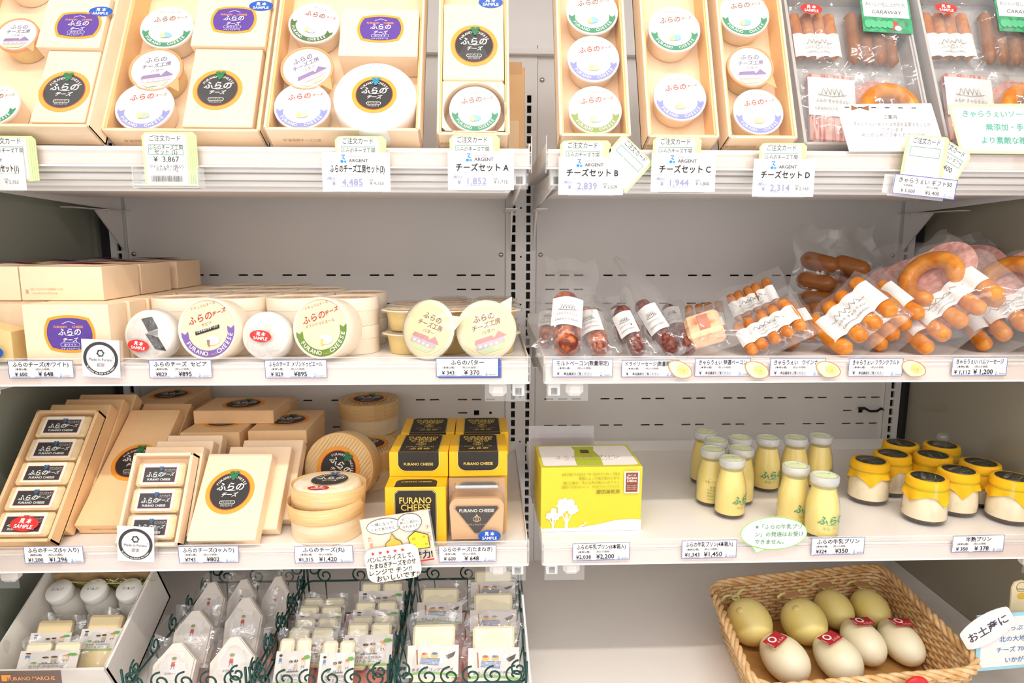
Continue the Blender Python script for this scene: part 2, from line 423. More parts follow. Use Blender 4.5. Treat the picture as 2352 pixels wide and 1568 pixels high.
# ------------------------------------------------------------------ price cards and order cards
PAPER = mat('card_paper', 'efe9e7', .5, noise_amt=.01)
BLUE = '3b56a6'; BLK = '17151b'
def argent(a, x, y, h):
    a.line([(x+h*.1, y+h*.95), (x+h*.55, y+h*1.0), (x+h*.25, y+h*.6), (x+h*.6, y+h*.45)], h*.18, '2f86c8'); a.ell(x+h*.15, y+h*.15, h*.22, h*.2, '2f86c8', 10); a.ell(x+h*.6, y+h*.12, h*.2, h*.17, '4aa0d8', 10)
    a.text('souvenir shop', x+h*1.1, y+h*.72, h*.30, '6d6a70', 'l'); a.text('ARGENT', x+h*1.1, y+h*.05, h*.62, '55525a', 'l', bold=.012, sx=1.1)
def card(px0, px1, py0, py1, name, a1, a2, label, y=-.4962, see=None, tilt=0, stack=0):
    p0, p1 = at_y(px0, py1, y), at_y(px1, py0, y); W, H = p1.x-p0.x, p1.z-p0.z
    t = thing('price_card', label, 'price card', T((p0.x+p1.x)/2, y, p0.z) @ RY(tilt) @ FRONT, 'price cards on the shelf rails')
    b = MB().box((0, H/2, 0), (W, H, .0006), PAPER)
    for k in range(stack): b.box((.0015*(k+1), H/2-.001*(k+1), -.0008*(k+1)), (W, H, .0006), ink(BLUE))
    b.build('card', t)
    a = Art(.0004); a.frame(-W/2, 0, W/2, H, .0007, BLUE)
    a.text(name, 0, H*.66, H*.30, BLK, wmax=W*.86, bold=.014)
    a.text('(本体価格)', -W*.30, H*.45, H*.14, BLK, wmax=W*.22, bold=.01); a.text('(税込み価格)', W*.03, H*.45, H*.14, BLK, wmax=W*.24)
    if see:
        a.text('¥', -W*.40, H*.12, H*.24, BLK, bold=.01); a.text('商品裏面をご覧ください', -W*.08, H*.13, H*.17, BLK, wmax=W*.46, bold=.01)
        a.rect(-W*.42, H*.07, W*.16, H*.085, BLUE)
    else:
        a.text('¥'+a1, -W*.31, H*.12, H*.29, BLK, wmax=W*.30, bold=.010); a.text('¥'+a2, W*.07, H*.11, H*.35, BLK, wmax=W*.36, bold=.010)
        a.rect(-W*.45, H*.065, -W*.17, H*.085, BLUE); a.rect(-W*.10, H*.055, W*.24, H*.075, BLUE)
    argent(a, W*.29, H*.07, H*.16); a.build('lettering', t); return t
C = 'white price card with blue edge '
card(22, 167, 827, 868, 'ふらのチーズ(ホワイト)', ' 600', ' 648', C+'under the purple labelled cream carton, ホワイト')
card(345, 485, 826, 868, 'ふらのチーズ  セピア', '829', '895', C+'under the lavender ribbon tin, セピア')
card(610, 750, 826, 868, 'ふらのチーズ  メゾンドゥピエール', ' 829', '895', C+'under the olive ribbon tin, メゾンドゥピエール')
card(1002, 1145, 822, 865, 'ふらのバター', ' 343', ' 370', C+'stacked several thick under the butter cups', stack=3)
card(1268, 1408, 824, 866, 'モルトベーコン(数量限定)', '', '', C+'under the malt bacon, モルトベーコン', see=1)
card(1427, 1560, 826, 866, 'ドライソーセージ(数量限定)', '', '', C+'under the dark dry sausages', see=1)
card(1595, 1725, 822, 864, 'きゃらうぇい 特選ベーコン', '', '', C+'under the bacon chunk, 特選ベーコン', see=1)
card(1767, 1897, 822, 864, 'きゃらうぇい   ウインナー', '', '', C+'under the small wiener packs', see=1)
card(1947, 2075, 822, 864, 'きゃらうぇい フランクフルト', '', '', C+'under the fat frankfurter packs', see=1)
card(2184, 2315, 820, 863, 'きゃらうぇい ハムソーセージ', ' 1,112', ' 1,200', C+'under the ring sausage packs')
card(58, 190, 1253, 1294, 'ふらのチーズ(5ヶ入り)', '1,200', '1,296', C+'under the open box of five cheeses')
card(412, 547, 1253, 1293, 'ふらのチーズ(3ヶ入り)', '743', '802', C+'under the box with round black label, 3ヶ入り')
card(678, 810, 1252, 1293, 'ふらのチーズ(丸)', '1,315', '1,420', C+'under the round wooden cheese box')
card(1008, 1140, 1251, 1291, 'ふらのチーズ(たまねぎ)', ' 600', ' 648', C+'under the wrapped sample wedge and yellow cartons')
card(1315, 1447, 1245, 1287, 'ふらの牛乳プリン(6本箱入)', '2,038', '2,200', C+'under the lime green pudding carton', tilt=-.6)
card(1565, 1693, 1239, 1282, 'ふらの牛乳プリン(4本箱入)', '1,343', '1,450', C+'between the lime carton and the speech bubble card', tilt=-.6)
card(1862, 1987, 1233, 1274, 'ふらの牛乳プリン', '324', '350', C+'under the foremost pudding bottle', tilt=-.6)
card(2185, 2308, 1228, 1268, '半熟プリン', ' 350', ' 378', C+'under the yellow topped jars', tilt=-.6)
# potato shaped stickers on the sausage shelf rail
def potato(px, py, label, rot):
    y = -.4985; p = at_y(px, py, y); t = thing('potato_sticker', label, 'sticker', T(p.x, y, p.z) @ FRONT @ RZ(rot), 'potato cut stickers on the rail')
    b = MB(); pts = [(.019*cos(2*pi*i/24)*(1+.08*cos(4*pi*i/24)), .0125*sin(2*pi*i/24)*(1+.06*sin(6*pi*i/24))) for i in range(24)]
    b.prism(pts, .0006, mat('potato_print', 'f7edc0', .5, noise_amt=.06, nscale=120)); b.build('card', t)
    a = Art(.0008); n = 24; a.poly(pts+[(x*.93, yy*.9) for x, yy in pts], 'b98a4a', [(i, (i+1) % n, n+(i+1) % n, n+i) for i in range(n)])
    a.ell(.004, .001, .010, .007, 'f3cf85'); a.text('人気', .003, -.002, .006, 'd9b468'); a.build('print', t)
for px, py, rt, wh in ((1562, 848, -28, 'dry sausage'), (1738, 849, -25, 'bacon chunk'), (1902, 848, -20, 'wiener'), (2098, 846, -22, 'frankfurter')):
    potato(px, py, 'yellow potato shaped sticker beside the %s price card' % wh, rt)
# gift shelf cards: large white card clipped below the rail, order cards behind
GREENC = mat('order_card_green', 'cfe2a4', .5, noise_amt=.02)
def order_card(t, W, H, cx, z0, n, title=True, rot=0, body=()):
    M = T(cx, z0, 0) @ RZ(rot)
    for k in range(n):
        b = MB(); q = [(-W/2, 0), (W/2, 0), (W/2, H-.005), (W/2-.005, H), (-W/2+.005, H), (-W/2, H-.005)]
        b.prism(q, .0008, GREENC, M @ T(.0022*(n-1-k), .0004*(n-1-k), .0011*k)); b.build('order_card', t)
    a = Art(.0011*n+.0002); a.rrect(-W/2+.0035, .002, W/2-.0035, H-.002, .003, 'f0eee8')
    a.text('ご注文カード', 0, H*.84, .0092, '3a3a3c', wmax=W*.66, bold=.008)
    a.frame(-W*.37, H*.58, W*.37, H*.77, .0006, '3f8f62')
    for s_, y_, h_ in body: a.text(s_, 0, y_*H, h_, '3a3a3c', wmax=W*.72)
    a.build('lettering', t, M)
def acrylic_holder(t, W):
    g = MB().box((0, .004, -.003), (W, .0015, .02), CLEARH); g.box((0, .02, .006), (W, .034, .001), CLEAR); g.box((0, .003, .0065), (W, .002, .002), CLEARH)
    for s in (-1, 1): g.box((s*W/2, .022, 0), (.0012, .040, .014), CLEARH, T(0, 0, 0))
    g.build('clear_holder', t)
def gift_card(px0, px1, py0, py1, name, price, small, label, oc=True, ocx=0, ocn=4, ocrot=0, tilt=0):
    y = -.502; p0, p1 = at_y(px0, py1, y), at_y(px1, py0, y); W, H = p1.x-p0.x, p1.z-p0.z
    t = thing('gift_price_card', label, 'price card', T((p0.x+p1.x)/2, y, p0.z) @ RY(tilt) @ FRONT, 'gift set cards on the top shelf rail')
    MB().box((0, H/2, .008), (W, H, .0007), PAPER).build('card', t)
    a = Art(.0086); argent(a, -W*.22, H*.74, H*.19); a.text(name, W*.02, H*.50, H*.22, BLK, wmax=W*.80, bold=.016)
    a.rect(-W*.40, H*.44, W*.42, H*.448, '9a979c'); a.text('(税込)', -W*.36, H*.30, H*.09, BLUE); a.text('¥', -W*.33, H*.15, H*.15, BLUE)
    a.text(price, -W*.06, H*.15, H*.25, '7b84c4', wmax=W*.36); a.rect(-W*.23, H*.115, W*.10, H*.123, '8f97cc')
    a.text('本体', W*.22, H*.27, H*.06, BLK); a.text('¥ '+small, W*.30, H*.17, H*.12, BLK, wmax=W*.24); a.build('lettering', t)
    if oc: order_card(t, .064, .060, ocx, H-.038, ocn, body=(('ふらのチーズ工房', .63, .008),), rot=ocrot)
    if ocrot == 0 and ocn == 5: order_card(t, .060, .058, .030, H-.030, 1, rot=-42)
    g = MB().box((0, .0, .004), (W*.72, .0015, .014), CLEARH); g.box((0, .014, -.0045), (W*.72, .030, .001), CLEAR); g.box((0, .012, .0115), (W*.72, .024, .001), CLEAR); g.build('clear_holder', t); return t
G = 'white gift card '
gift_card(745, 897, 352, 440, 'ふらのチーズ工房セット(3)', '4,485', '4,153', G+'under the box with the big white cheese wheel', ocx=.003)
gift_card(1030, 1180, 349, 437, 'チーズセット A', '1,852', '1,715', G+'lettered set A under the narrow box', ocx=-.012)
gift_card(1281, 1430, 362, 448, 'チーズセット B', '2,839', '2,629', G+'lettered set B with a loose slanting order card', ocx=-.012, ocn=5)
gift_card(1491, 1641, 353, 441, 'チーズセット C', '1,944', '1,800', G+'lettered set C under the two tub box', ocx=-.012)
gift_card(1722, 1867, 367, 452, 'チーズセット D', '2,314', '2,143', G+'lettered set D under the purple barn tub', ocx=-.004)
gift_card(-80, 62, 352, 437, 'ふらのチーズ工房セット(1)', '2,973', '2,753', G+'at the end panel, partly cut off, 工房セット(1)', ocx=.02)
p = at_y(392, 432, -.502)
t = thing('order_card_holder', 'pale green order cards with barcode standing in a clear holder', 'order card', T(p.x, -.502, p.z) @ FRONT, 'gift set cards on the top shelf rail')
order_card(t, .064, .072, 0, .003, 5, body=(('ふらのチーズ工房', .68, .0075), ('セット (2)', .60, .0072), ('¥  3,867', .45, .0105), ('ワインチェダー1個入り', .33, .0058), ('カロチン 75g', .27, .0055)))
a = Art(.0075); random.seed(4); x = -.022
while x < .020:
    w_ = random.choice((.0004, .0008, .0012)); a.rect(x, .0085, x+w_, .0165, '2a2a2c'); a.z -= a.DZ; x += w_+random.choice((.0005, .0009))
a.build('barcode', t)
g = MB().box((0, .004, .012), (.088, .002, .0012), CLEARH).box((0, .0, .003), (.088, .0015, .022), CLEARH).box((0, .013, .0125), (.088, .022, .001), CLEAR)
for s in (-1, 1): g.box((s*.044, .014, .003), (.0012, .028, .022), CLEARH)
g.build('clear_holder', t)
# sausage gift card
y = -.506; p0, p1 = at_y(2035, 452, y), at_y(2183, 408, y); W = p1.x-p0.x; H = p1.z-p0.z
t = thing('gift_price_card', 'blue edged card lettered ギフト50 with tilted order cards above it', 'price card', T((p0.x+p1.x)/2, y, p0.z) @ RY(5.5) @ FRONT, 'gift set cards on the top shelf rail')
MB().box((0, H/2, .012), (W, H, .0008), PAPER).build('card', t)
a = Art(.0128); a.frame(-W/2, 0, W/2, H, .0009, '5a58b0'); a.text('きゃらうぇい ギフト50', 0, H*.62, H*.30, BLK, wmax=W*.84); a.text('(本体価格)', -W*.27, H*.44, H*.12, BLK); a.text('(税込み価格)', W*.12, H*.44, H*.12, BLK)
a.text('¥ 5,000', -W*.26, H*.12, H*.25, '4a4650', wmax=W*.3); a.text('¥5,400', W*.13, H*.11, H*.28, '4a4650', wmax=W*.32); argent(a, W*.32, H*.07, H*.14); a.build('lettering', t)
order_card(t, .060, .072, -.004, H*.5, 4); order_card(t, .060, .062, .018, H*.75, 1, rot=-22, body=(('きゃらうぇい ギフト', .64, .007), ('¥ 5,400', .40, .010)))
g = MB().box((-.006, H*.35, .004), (W*.9, H*.9, .001), CLEARH); g.box((-W*.52, H*.5, .004), (.016, H*.95, .001), CLEARH, T(0, 0, 0)); g.build('clear_holder', t)
# certification cards
def made_in(px, py, wpx, label, tilt, y):
    p = at_y(px, py, y); W = wpx*.00066
    t = thing('certification_card', label, 'card', T(p.x, y, p.z) @ RY(tilt) @ FRONT)
    b = MB(); b.box((0, 0, 0), (W, W*1.03, .0012), PAPER, bev=.0004); b.build('card', t)
    MB().box((W*.05, -.001, -.0012), (W*1.06, W*1.06, .0008), CLEAR).build('clear_sleeve', t)
    r = W*.46; a = Art(.0009); a.ring(0, 0, r, r*.82, '3c3a3a', n=48)
    for k in range(6):
        q = 60*k; c_, s_ = cos(R(q)), sin(R(q)); c2, s2 = cos(R(q+75)), sin(R(q+75)); o = r*.32
        a.poly([(c_*r*.12, o+s_*r*.12), (c_*r*.25, o+s_*r*.25), (c2*r*.25, o+s2*r*.25)], '2c7a4e' if k == 5 else '37353a'); a.z -= a.DZ
    a.lay(); a.text('Made in Furano', 0, -r*.14, r*.24, '4a494c', wmax=r*1.35); a.text('®', r*.72, r*.05, r*.12, '4a494c'); a.text('認定', 0, -r*.46, r*.24, '3d3b3d')
    a.arc('To connect the food to the future.', 0, 0, r*.945, 270, r*.15, 'f5f3f0', 3.55, inward=True, bold=.01); a.build('print', t)
made_in(232, 823, 82, 'square card reading Made in Furano, before the purple labelled carton', 3, -.501)
made_in(312, 1249, 84, 'square card reading Made in Furano, before the open box of three cheeses', 4, -.501)
# ------------------------------------------------------------------ shared labels
CREAM = mat('cream_carton', 'fbdfbd', .55, noise_amt=.02, nscale=90, bump=.05, bscale=900)
KRAFTY = mat('buff_carton', 'f2c486', .55, noise_amt=.03, nscale=90, bump=.05, bscale=900)
WHITEP = mat('white_plastic', 'f7f4ee', .32, noise_amt=.01)
TUBW = mat('tub_paper', 'f5e6d0', .4, noise_amt=.02)
TUBY = mat('butter_tub', 'f3d690', .3, noise_amt=.02, trans=.12)
WRAP = film('cellophane', .015, .10, .06, bump=.25, bscale=14)
BAG = film('plastic_bag', .05, .26, .06, bump=.4, bscale=26)
BAGT = film('vacuum_bag', .042, .26, .07, bump=.4, bscale=40)
def logo(a, x, y, h, col, rot=0, sub=True):
    c, d = cos(R(rot)), sin(R(rot))
    def g(u, v): return (x+u*c-v*d, y+u*d+v*c)
    a.text('ふらの', *g(0, 0), h, col, shear=.12, rot=rot, bold=.02, sx=.95); a.line([g(-h*.5, -h*.02), g(h*.1, -h*.10), g(h*.6, -h*.04)], h*.05, col)
    if sub: a.text('チーズ', *g(h*.05, -h*.72), h*.55, col, shear=.3, rot=rot, bold=.02)
def grapes(a, x, y, r, col, lf=None):
    for k, (u, v) in enumerate(((-1, 1), (0, 1.1), (1, 1), (-.6, .1), (.5, .1), (0, -.8))): a.ell(x+u*r*.62, y+v*r*.62, r*.42, r*.42, col, 9); a.z -= a.DZ*.7
    a.lay(); a.poly([(x-r*1.5, y+r*.9), (x-r*.3, y+r*.7), (x, y+r*1.9), (x-r*1.1, y+r*1.8)], lf or col); a.poly([(x+r*1.5, y+r*1.1), (x+r*.2, y+r*.7), (x+r*.2, y+r*1.8), (x+r*1.2, y+r*1.9)], lf or col)
def round_label(r, ring='f2a233', leaf='2d7a4c', rot=0):
    a = Art(); a.ell(0, 0, r, r, ring, 48); a.ell(0, 0, r*.83, r*.83, 'd8402a', 48); a.ell(0, 0, r*.80, r*.80, '33302f', 48)
    a.arc('FURANO', 0, 0, r*.60, 128+rot, r*.15, 'f3efe8', 9.5); a.arc('CHEESE', 0, 0, r*.60, 52+rot, r*.15, 'f3efe8', 9.5)
    logo(a, -.02*r, r*.05, r*.40, 'f8f5ee', rot); a.rrect(-r*.32, -r*.58, r*.32, -r*.42, r*.07, 'e8e4dc'); a.rrect(-r*.295, -r*.56, r*.295, -r*.44, r*.055, '33302f')
    a.text('ワインチェダー', 0, -r*.535, r*.10, 'f3efe8', wmax=r*.5); a.text('ナチュラルチーズ', 0, -r*.69, r*.10, 'f3efe8', wmax=r*.5)
    grapes(a, .04*r, r*.60, r*.15, leaf); return a
def purple_label(W, H):
    def shp(k):
        pts = []; w_, h_ = W/2*k, H/2-(1-k)*W/2
        for i in range(9): u = -1+2*i/8; pts.append((u*w_*.80, h_*(.84+.16*(1-u*u))))
        for i in range(1, 8): u = 1-2*i/8; pts.append((w_*(.80+.20*(1-u*u)), u*h_*.84))
        for i in range(9): u = 1-2*i/8; pts.append((u*w_*.80, -h_*(.84+.16*(1-u*u))))
        for i in range(1, 8): u = -1+2*i/8; pts.append((-w_*(.80+.20*(1-u*u)), u*h_*.84))
        return pts
    a = Art(); a.poly(shp(1), 'f0a02c'); a.poly(shp(.89), '5d3f96')
    a.text('FURANO', -W*.17, H*.16, H*.085, 'eda05a', bold=.02); a.text('CHEESE', W*.17, H*.16, H*.085, 'eda05a', bold=.02)
    a.line([(-W*.13, H*.27), (0, H*.34), (W*.13, H*.27)], H*.02, 'cfc4e4'); logo(a, 0, H*-.02, H*.21, 'f6f3f8', sub=False); a.text('チーズ', 0, -H*.20, H*.13, 'f6f3f8', shear=.3, bold=.02)
    a.rrect(-W*.19, -H*.335, W*.19, -H*.225, H*.05, 'e6e0f0'); a.rrect(-W*.182, -H*.325, W*.182, -H*.235, H*.04, '5d3f96')
    a.text('ホワイト', 0, -H*.315, H*.085, 'f6f3f8'); a.text('ナチュラルチーズ', 0, -H*.41, H*.06, 'f6f3f8'); return a
def sample_sticker(W, col, flip=False):
    a = Art(); a.ell(0, 0, W/2, W*.27, col, 28); a.text('見 本', 0, W*.03, W*.19, 'f7f4f2', bold=.03); a.text('SAMPLE', 0, -W*.165, W*.19, 'f7f4f2', bold=.02); return a
def ribbon_lid(r, col, red='c05a55', pale='ebe5da', mark='7fb4d0', rot=0):
    a = Art(); a.ell(0, 0, r*.92, r*.92, pale, 44); a.ring(0, 0, r*.92, r*.72, col, 200+rot, 340+rot, 30)
    for q in (200+rot, 340+rot):
        s = -1 if q < 270+rot else 1; x, y = r*.82*cos(R(q)), r*.82*sin(R(q)); a.poly([(x-r*.12, y-.02*r), (x+r*.12, y-.02*r), (x+r*.12, y+r*.16), (x, y+r*.07), (x-r*.12, y+r*.16)], col)
    a.arc('FURANO', 0, 0, r*.87, 236+rot, r*.16, 'f4f1ea', 8.6, inward=True, bold=.02); a.arc('CHEESE', 0, 0, r*.87, 304+rot, r*.16, 'f4f1ea', 8.6, inward=True, bold=.02)
    a.text('ふらの', -r*.14, r*.30, r*.28, red, shear=.15, rot=rot+8, bold=.012); a.text('チーズ', r*.50, r*.44, r*.13, red, shear=.3, rot=rot+10, bold=.012)
    a.text('ナチュラルチーズ', 0, r*.70, r*.10, '8d8782'); a.ell(r*.02, -r*.38, r*.22, r*.13, mark, 18); a.ell(-r*.10, -r*.40, r*.10, r*.12, 'e4cf9a', 14); return a
def barn_lid(r, col='6d5b86', roof='8f7aa6', rot=0, bg='efeae4'):
    a = Art(); a.ell(0, 0, r*.9, r*.9, bg, 44); a.text('ふらの', 0, r*.36, r*.27, col, shear=.15, rot=rot, bold=.02); a.text('チーズ工房', r*.02, r*.10, r*.22, col, shear=.2, rot=rot+4, bold=.015)
    a.text('バター', r*.05, -r*.12, r*.17, col, shear=.2, rot=rot+4)
    c, d = cos(R(rot)), sin(R(rot)); g = lambda u, v: (r*(u*c-v*d), r*(u*d+v*c))
    a.poly([g(-.55, -.62), g(.55, -.55), g(.55, -.33), g(-.5, -.40)], 'cdbcc8'); a.poly([g(-.55, -.42), g(-.48, -.26), g(.15, -.22), g(.2, -.38)], roof); a.poly([g(.12, -.40), g(.40, -.12), g(.66, -.34)], roof)
    for k in range(4): a.poly([g(-.42+.2*k, -.58), g(-.32+.2*k, -.57), g(-.32+.2*k, -.48), g(-.42+.2*k, -.49)], 'f3eef0'); a.z -= a.DZ
    a.lay(); a.poly([g(-.55, -.64), g(.5, -.60), g(.3, -.78), g(-.3, -.82)], 'cfdcb4'); return a
def on(M, px, py, w):
    """the point of the plane z = w of frame M that this ray of the photograph meets, in M's own coordinates"""
    I = M.inverted(); o = I @ CAM; d = I.to_3x3() @ ray(px, py); return o + d*((w-o.z)/d.z)
_L = {}
def shared(key, fn):
    if key not in _L: _L[key] = fn().mesh(key)
    return _L[key]
def ribbon_mesh(kind, r):
    cols = {'green': ('3f8f68', 'a26f62', '8fc0d6'), 'lavender': ('8d8fc8', 'c8504e', 'b9c2b0'), 'olive': ('8fa04e', 'b86a58', 'b8c4c8'), 'deepgreen': ('4d6b33', 'a8505a', 'b9c9cc')}[kind]
    return shared('lid_'+kind, lambda: ribbon_lid(1.0, cols[0], cols[1], mark=cols[2]))
def tub(M, r, h, kind, label, group=None, art=None, rim=None, rot=0):
    """paper cheese tub standing along +Z of M, lid on top"""
    t = thing('cheese_tub', label, 'cheese tub', M, group)
    body = TUBY if kind == 'barn' else TUBW
    MB().lathe([(r*.84, 0), (r*.86, .001), (r*.95, h-.006)], body, 36).build('cup', t)
    m = mat('lid_orange_rim', 'f0a871', .3) if kind == 'barn' else WHITEP
    l = MB().lathe([(r*.97, h-.006), (r, h-.005), (r, h-.0006), (r*.985, h), (r*.95, h), (r*.93, h-.0015)], m, 40).build('lid', t)
    if kind == 'barn':
        tab = MB(); tab.prism([(r*.55, -r*.75), (r*1.02, -r*1.02), (r*.92, -r*.45)], .0007, m, T(0, 0, h-.0012)); tab.build('lid_tab', t)
    me = art or (shared('lid_barn', lambda: barn_lid(1.0)) if kind == 'barn' else ribbon_mesh(kind, r))
    o = put('lid_label', me, l, T(0, 0, h-.0014) @ RZ(rot) @ Matrix.Diagonal((r, r, 1, 1))); return t
def carton(M, W, H, D, m, label, cat='cheese carton', name='cheese_carton', group=None, lid=False):
    """carton with its face in the XY plane of M, face at z = D, lower left corner centred on x = 0"""
    t = thing(name, label, cat, M, group)
    MB().box((0, H/2, D/2), (W, H, D), m, bev=.0012).build('body', t)
    return t
# ------------------------------------------------------------------ gift boxes leaning on the top shelf
def gift_box(px0, px1, py, L, lean, label, D=.045, film_=True, m=CREAM, name='gift_tray'):
    zf = S1+sin(R(lean))*D
    a, b = at_z(px0, py, zf), at_z(px1, py, zf); y = (a.y+b.y)/2; a, b = at_y(px0, py, y), at_y(px1, py, y)
    global GW
    W = GW = b.x-a.x; M = T((a.x+b.x)/2, y+cos(R(lean))*D, S1+.0005) @ RX(90-lean)
    t = thing(name, label, 'gift box', M, 'gift boxes on the top shelf')
    w_ = .0035; b = MB(); b.box((0, L/2, .002), (W, L, .004), m)
    for s in (-1, 1): b.box((s*(W/2-w_/2), L/2, D/2), (w_, L, D), m, bev=.0006)
    for y_ in (w_/2, L-w_/2): b.box((0, y_, D/2), (W, w_, D), m, bev=.0006)
    b.build('tray', t)
    i = MB(); q = .0028
    for s in (-1, 1): i.box((s*(W/2-w_-q/2), L/2, D/2-.001), (q, L-2*w_, D-.004), KRAFTY if m is CREAM else m)
    for y_ in (w_+q/2, L-w_-q/2): i.box((0, y_, D/2-.001), (W-2*w_, q, D-.004), KRAFTY if m is CREAM else m)
    i.build('inner_sleeve', t)
    if film_:
        f = MB(); f.grid(lambda u, v: ((u-.5)*(W+.001), v*(L+.001), D+.0022+.0012*noise.noise(Vector((u*5, v*6, px0)))), 10, 14, WRAP)
        f.grid(lambda u, v: ((u-.5)*(W+.001), -.0012+.0008*noise.noise(Vector((u*9, v*3, px0+9))), (D+.0018)*v), 12, 4, WRAP); f.build('cellophane', t)
    a = Art(0); a.text('◎ 富良野チーズ工房', -W*.28, 0, .006, 'c09a72'); a.build('maker_mark', t, T(0, -.0006, D*.42) @ RX(90))
    return t, M, W
def put_tub(M, px, py, wpx, kind, label, D=.045, h=.031, grp='tubs in the gift boxes', rot=0, z0=.0052):
    q = on(M, px, py, z0+h); c = M @ q; dist = (c-CAM).dot(_f); r = .955*wpx/2*dist/FPX
    q.x = max(-GW/2+.0072+r, min(GW/2-.0072-r, q.x)); q.y = max(.0072+r, q.y)
    return tub(M @ T(q.x, q.y, z0), r, h, kind, label, grp, rot=rot)
def put_carton(M, px0, px1, py0, py1, z0, D, label, lab=None, m=CREAM, tilt=0):
    W_ = GW/2; a = on(M, px0, py1, z0+D); b = on(M, px1, py1, z0+D); c = on(M, (px0+px1)/2, py0, z0+D)
    xl, xr = max(a.x, -W_+.0075), min(b.x, W_-.0075); yb_ = max((a.y+b.y)/2, .0075); W = xr-xl; H = c.y-yb_
    t = carton(M @ T((xl+xr)/2, yb_, z0) @ RX(tilt), W, H, D, m, label, group='cartons in the gift boxes'); return t, W, H
RL = lambda: shared('round_label', lambda: round_label(1.0))
PL = lambda: shared('purple_label', lambda: purple_label(1.0, .76))
def stick(me, parent, x, y, z, s, rot=0, name='label'):
    return put(name, me, parent, T(x, y, z) @ RZ(rot) @ Matrix.Diagonal((s, s, 1, 1)))
BLUES = lambda: shared('sticker_blue', lambda: sample_sticker(1.0, '2257b5'))
REDS = lambda: shared('sticker_red', lambda: sample_sticker(1.0, 'd8322c'))
def lab_at(t, M, px, py, zloc, me, wpx, rot=0, name='label', unit=2.0):
    """put print on the face of a carton at a photo position; unit = width of the print mesh"""
    Mt = t.matrix_basis; q = on(Mt, px, py, zloc); c = Mt @ q; s = wpx*((c-CAM).dot(_f))/FPX/unit; return stick(me, t, q.x, q.y, zloc+.0002, s, rot, name)
LN1, LN2 = 28, 22
# set (1), partly out of frame
t, M, W = gift_box(-160, 203, 290, .30, LN1, 'cream gift box at the end panel, its corner tub partly hidden')
c, w_, h_ = put_carton(M, 80, 262, -12, 108, .0052, .046, 'cream carton with blue oval label in the end panel gift box'); lab_at(c, M, 180, 58, .046, PL(), 104, unit=1.0); lab_at(c, M, 232, 27, .046, BLUES(), 54, name='sample_sticker', unit=1.0)
c, w_, h_ = put_carton(M, 66, 200, 116, 283, .0052, .040, 'cream carton with round black label in the end panel gift box'); lab_at(c, M, 148, 210, .040, RL(), 114)
put_tub(M, 38, 78, 100, 'barn', 'orange rimmed tub in the end panel gift box'); put_tub(M, -14, 240, 118, 'green', 'white tub at the end panel gift box corner')
put_tub(M, 48, -52, 100, 'lavender', 'lavender ribbon tub in the end panel gift box')
# set (2)
t, M, W = gift_box(230, 596, 301, .30, LN1, 'cream gift box with three tubs, purple carton and black label carton')
put_tub(M, 383, 62, 126, 'green', 'green ribbon tub beside the purple labelled carton of the gift box with two cartons')
put_tub(M, 357, 158, 127, 'barn', 'orange rimmed tub between two tubs, in the gift box with two cartons', rot=8)
put_tub(M, 328, 250, 138, 'lavender', 'lavender ribbon tub beside the black label carton of the gift box with two cartons')
c, w_, h_ = put_carton(M, 436, 618, -14, 105, .0052, .044, 'cream carton with purple oval label and blue sample sticker, above black label carton'); lab_at(c, M, 537, 46, .044, PL(), 104, unit=1.0); lab_at(c, M, 600, 14, .044, BLUES(), 55, name='sample_sticker', unit=1.0)
c, w_, h_ = put_carton(M, 416, 578, 112, 294, .0052, .040, 'cream carton with round black label under the purple labelled carton'); lab_at(c, M, 500, 206, .040, RL(), 112)
# set (3)
t, M, W = gift_box(604, 964, 299, .30, LN1, 'cream gift box holding the big white cheese wheel')
put_tub(M, 721, 52, 122, 'deepgreen', 'dark green ribbon tub in the gift box with the white wheel', rot=-22)
put_tub(M, 705, 155, 127, 'barn', 'orange rimmed tub with barn picture beside the white wheel', rot=28)
put_tub(M, 691, 252, 136, 'lavender', 'lavender ribbon tub beside the big white cheese wheel')
c, w_, h_ = put_carton(M, 776, 970, 20, 128, .0052, .044, 'cream carton with purple label above the big white cheese wheel'); lab_at(c, M, 874, 66, .044, PL(), 106, unit=1.0)
q = on(M, 860, 218, .050); cc = M @ q; r = 97*((cc-CAM).dot(_f))/FPX
t3 = thing('waxed_cheese', 'big white waxed cheese wheel with round black label', 'cheese', M @ T(q.x, q.y, .0052))
MB().lathe([(r*.93, 0), (r*.985, .006), (r, .022), (r*.985, .039), (r*.93, .0448), (r*.85, .0455)], mat('white_wax', 'f8f4f0', .4, noise_amt=.02), 48).build('wheel', t3)
put('label', shared('round_label_blue', lambda: round_label(1.0, 'f2a233', '2b8aa8')), t3, T(0, 0, .0458) @ Matrix.Diagonal((r*.53, r*.53, 1, 1)))
# set A
t, M, W = gift_box(1003, 1171, 310, .28, LN2, 'narrow cream gift box with one carton above one tub')
c, w_, h_ = put_carton(M, 1013, 1160, 10, 182, .0052, .041, 'cream carton with round black label in the narrow gift box'); lab_at(c, M, 1089, 105, .041, RL(), 108)
lab_at(c, M, 1127, 6, .041, BLUES(), 56, name='sample_sticker', unit=1.0)
ins = MB(); q = on(M, 1091, 254, .042); hx, hy, hr = q.x, q.y, .0455
yb = on(M, 1091, 184, .042).y; x0, x1 = -W/2+.007, W/2-.007; n = 48; ring = [(hx+hr*cos(2*pi*i/n), hy+hr*sin(2*pi*i/n)) for i in range(n)]
def sq(p):
    dx, dy = p[0]-hx, p[1]-hy; k = 1e9
    for lim, d_ in ((x1-hx, dx), (x0-hx, dx), (yb-hy, dy), (.008-hy, dy)):
        if d_*lim > 0: k = min(k, lim/d_)
    return (hx+dx*k, hy+dy*k)
outr = [sq(p) for p in ring]
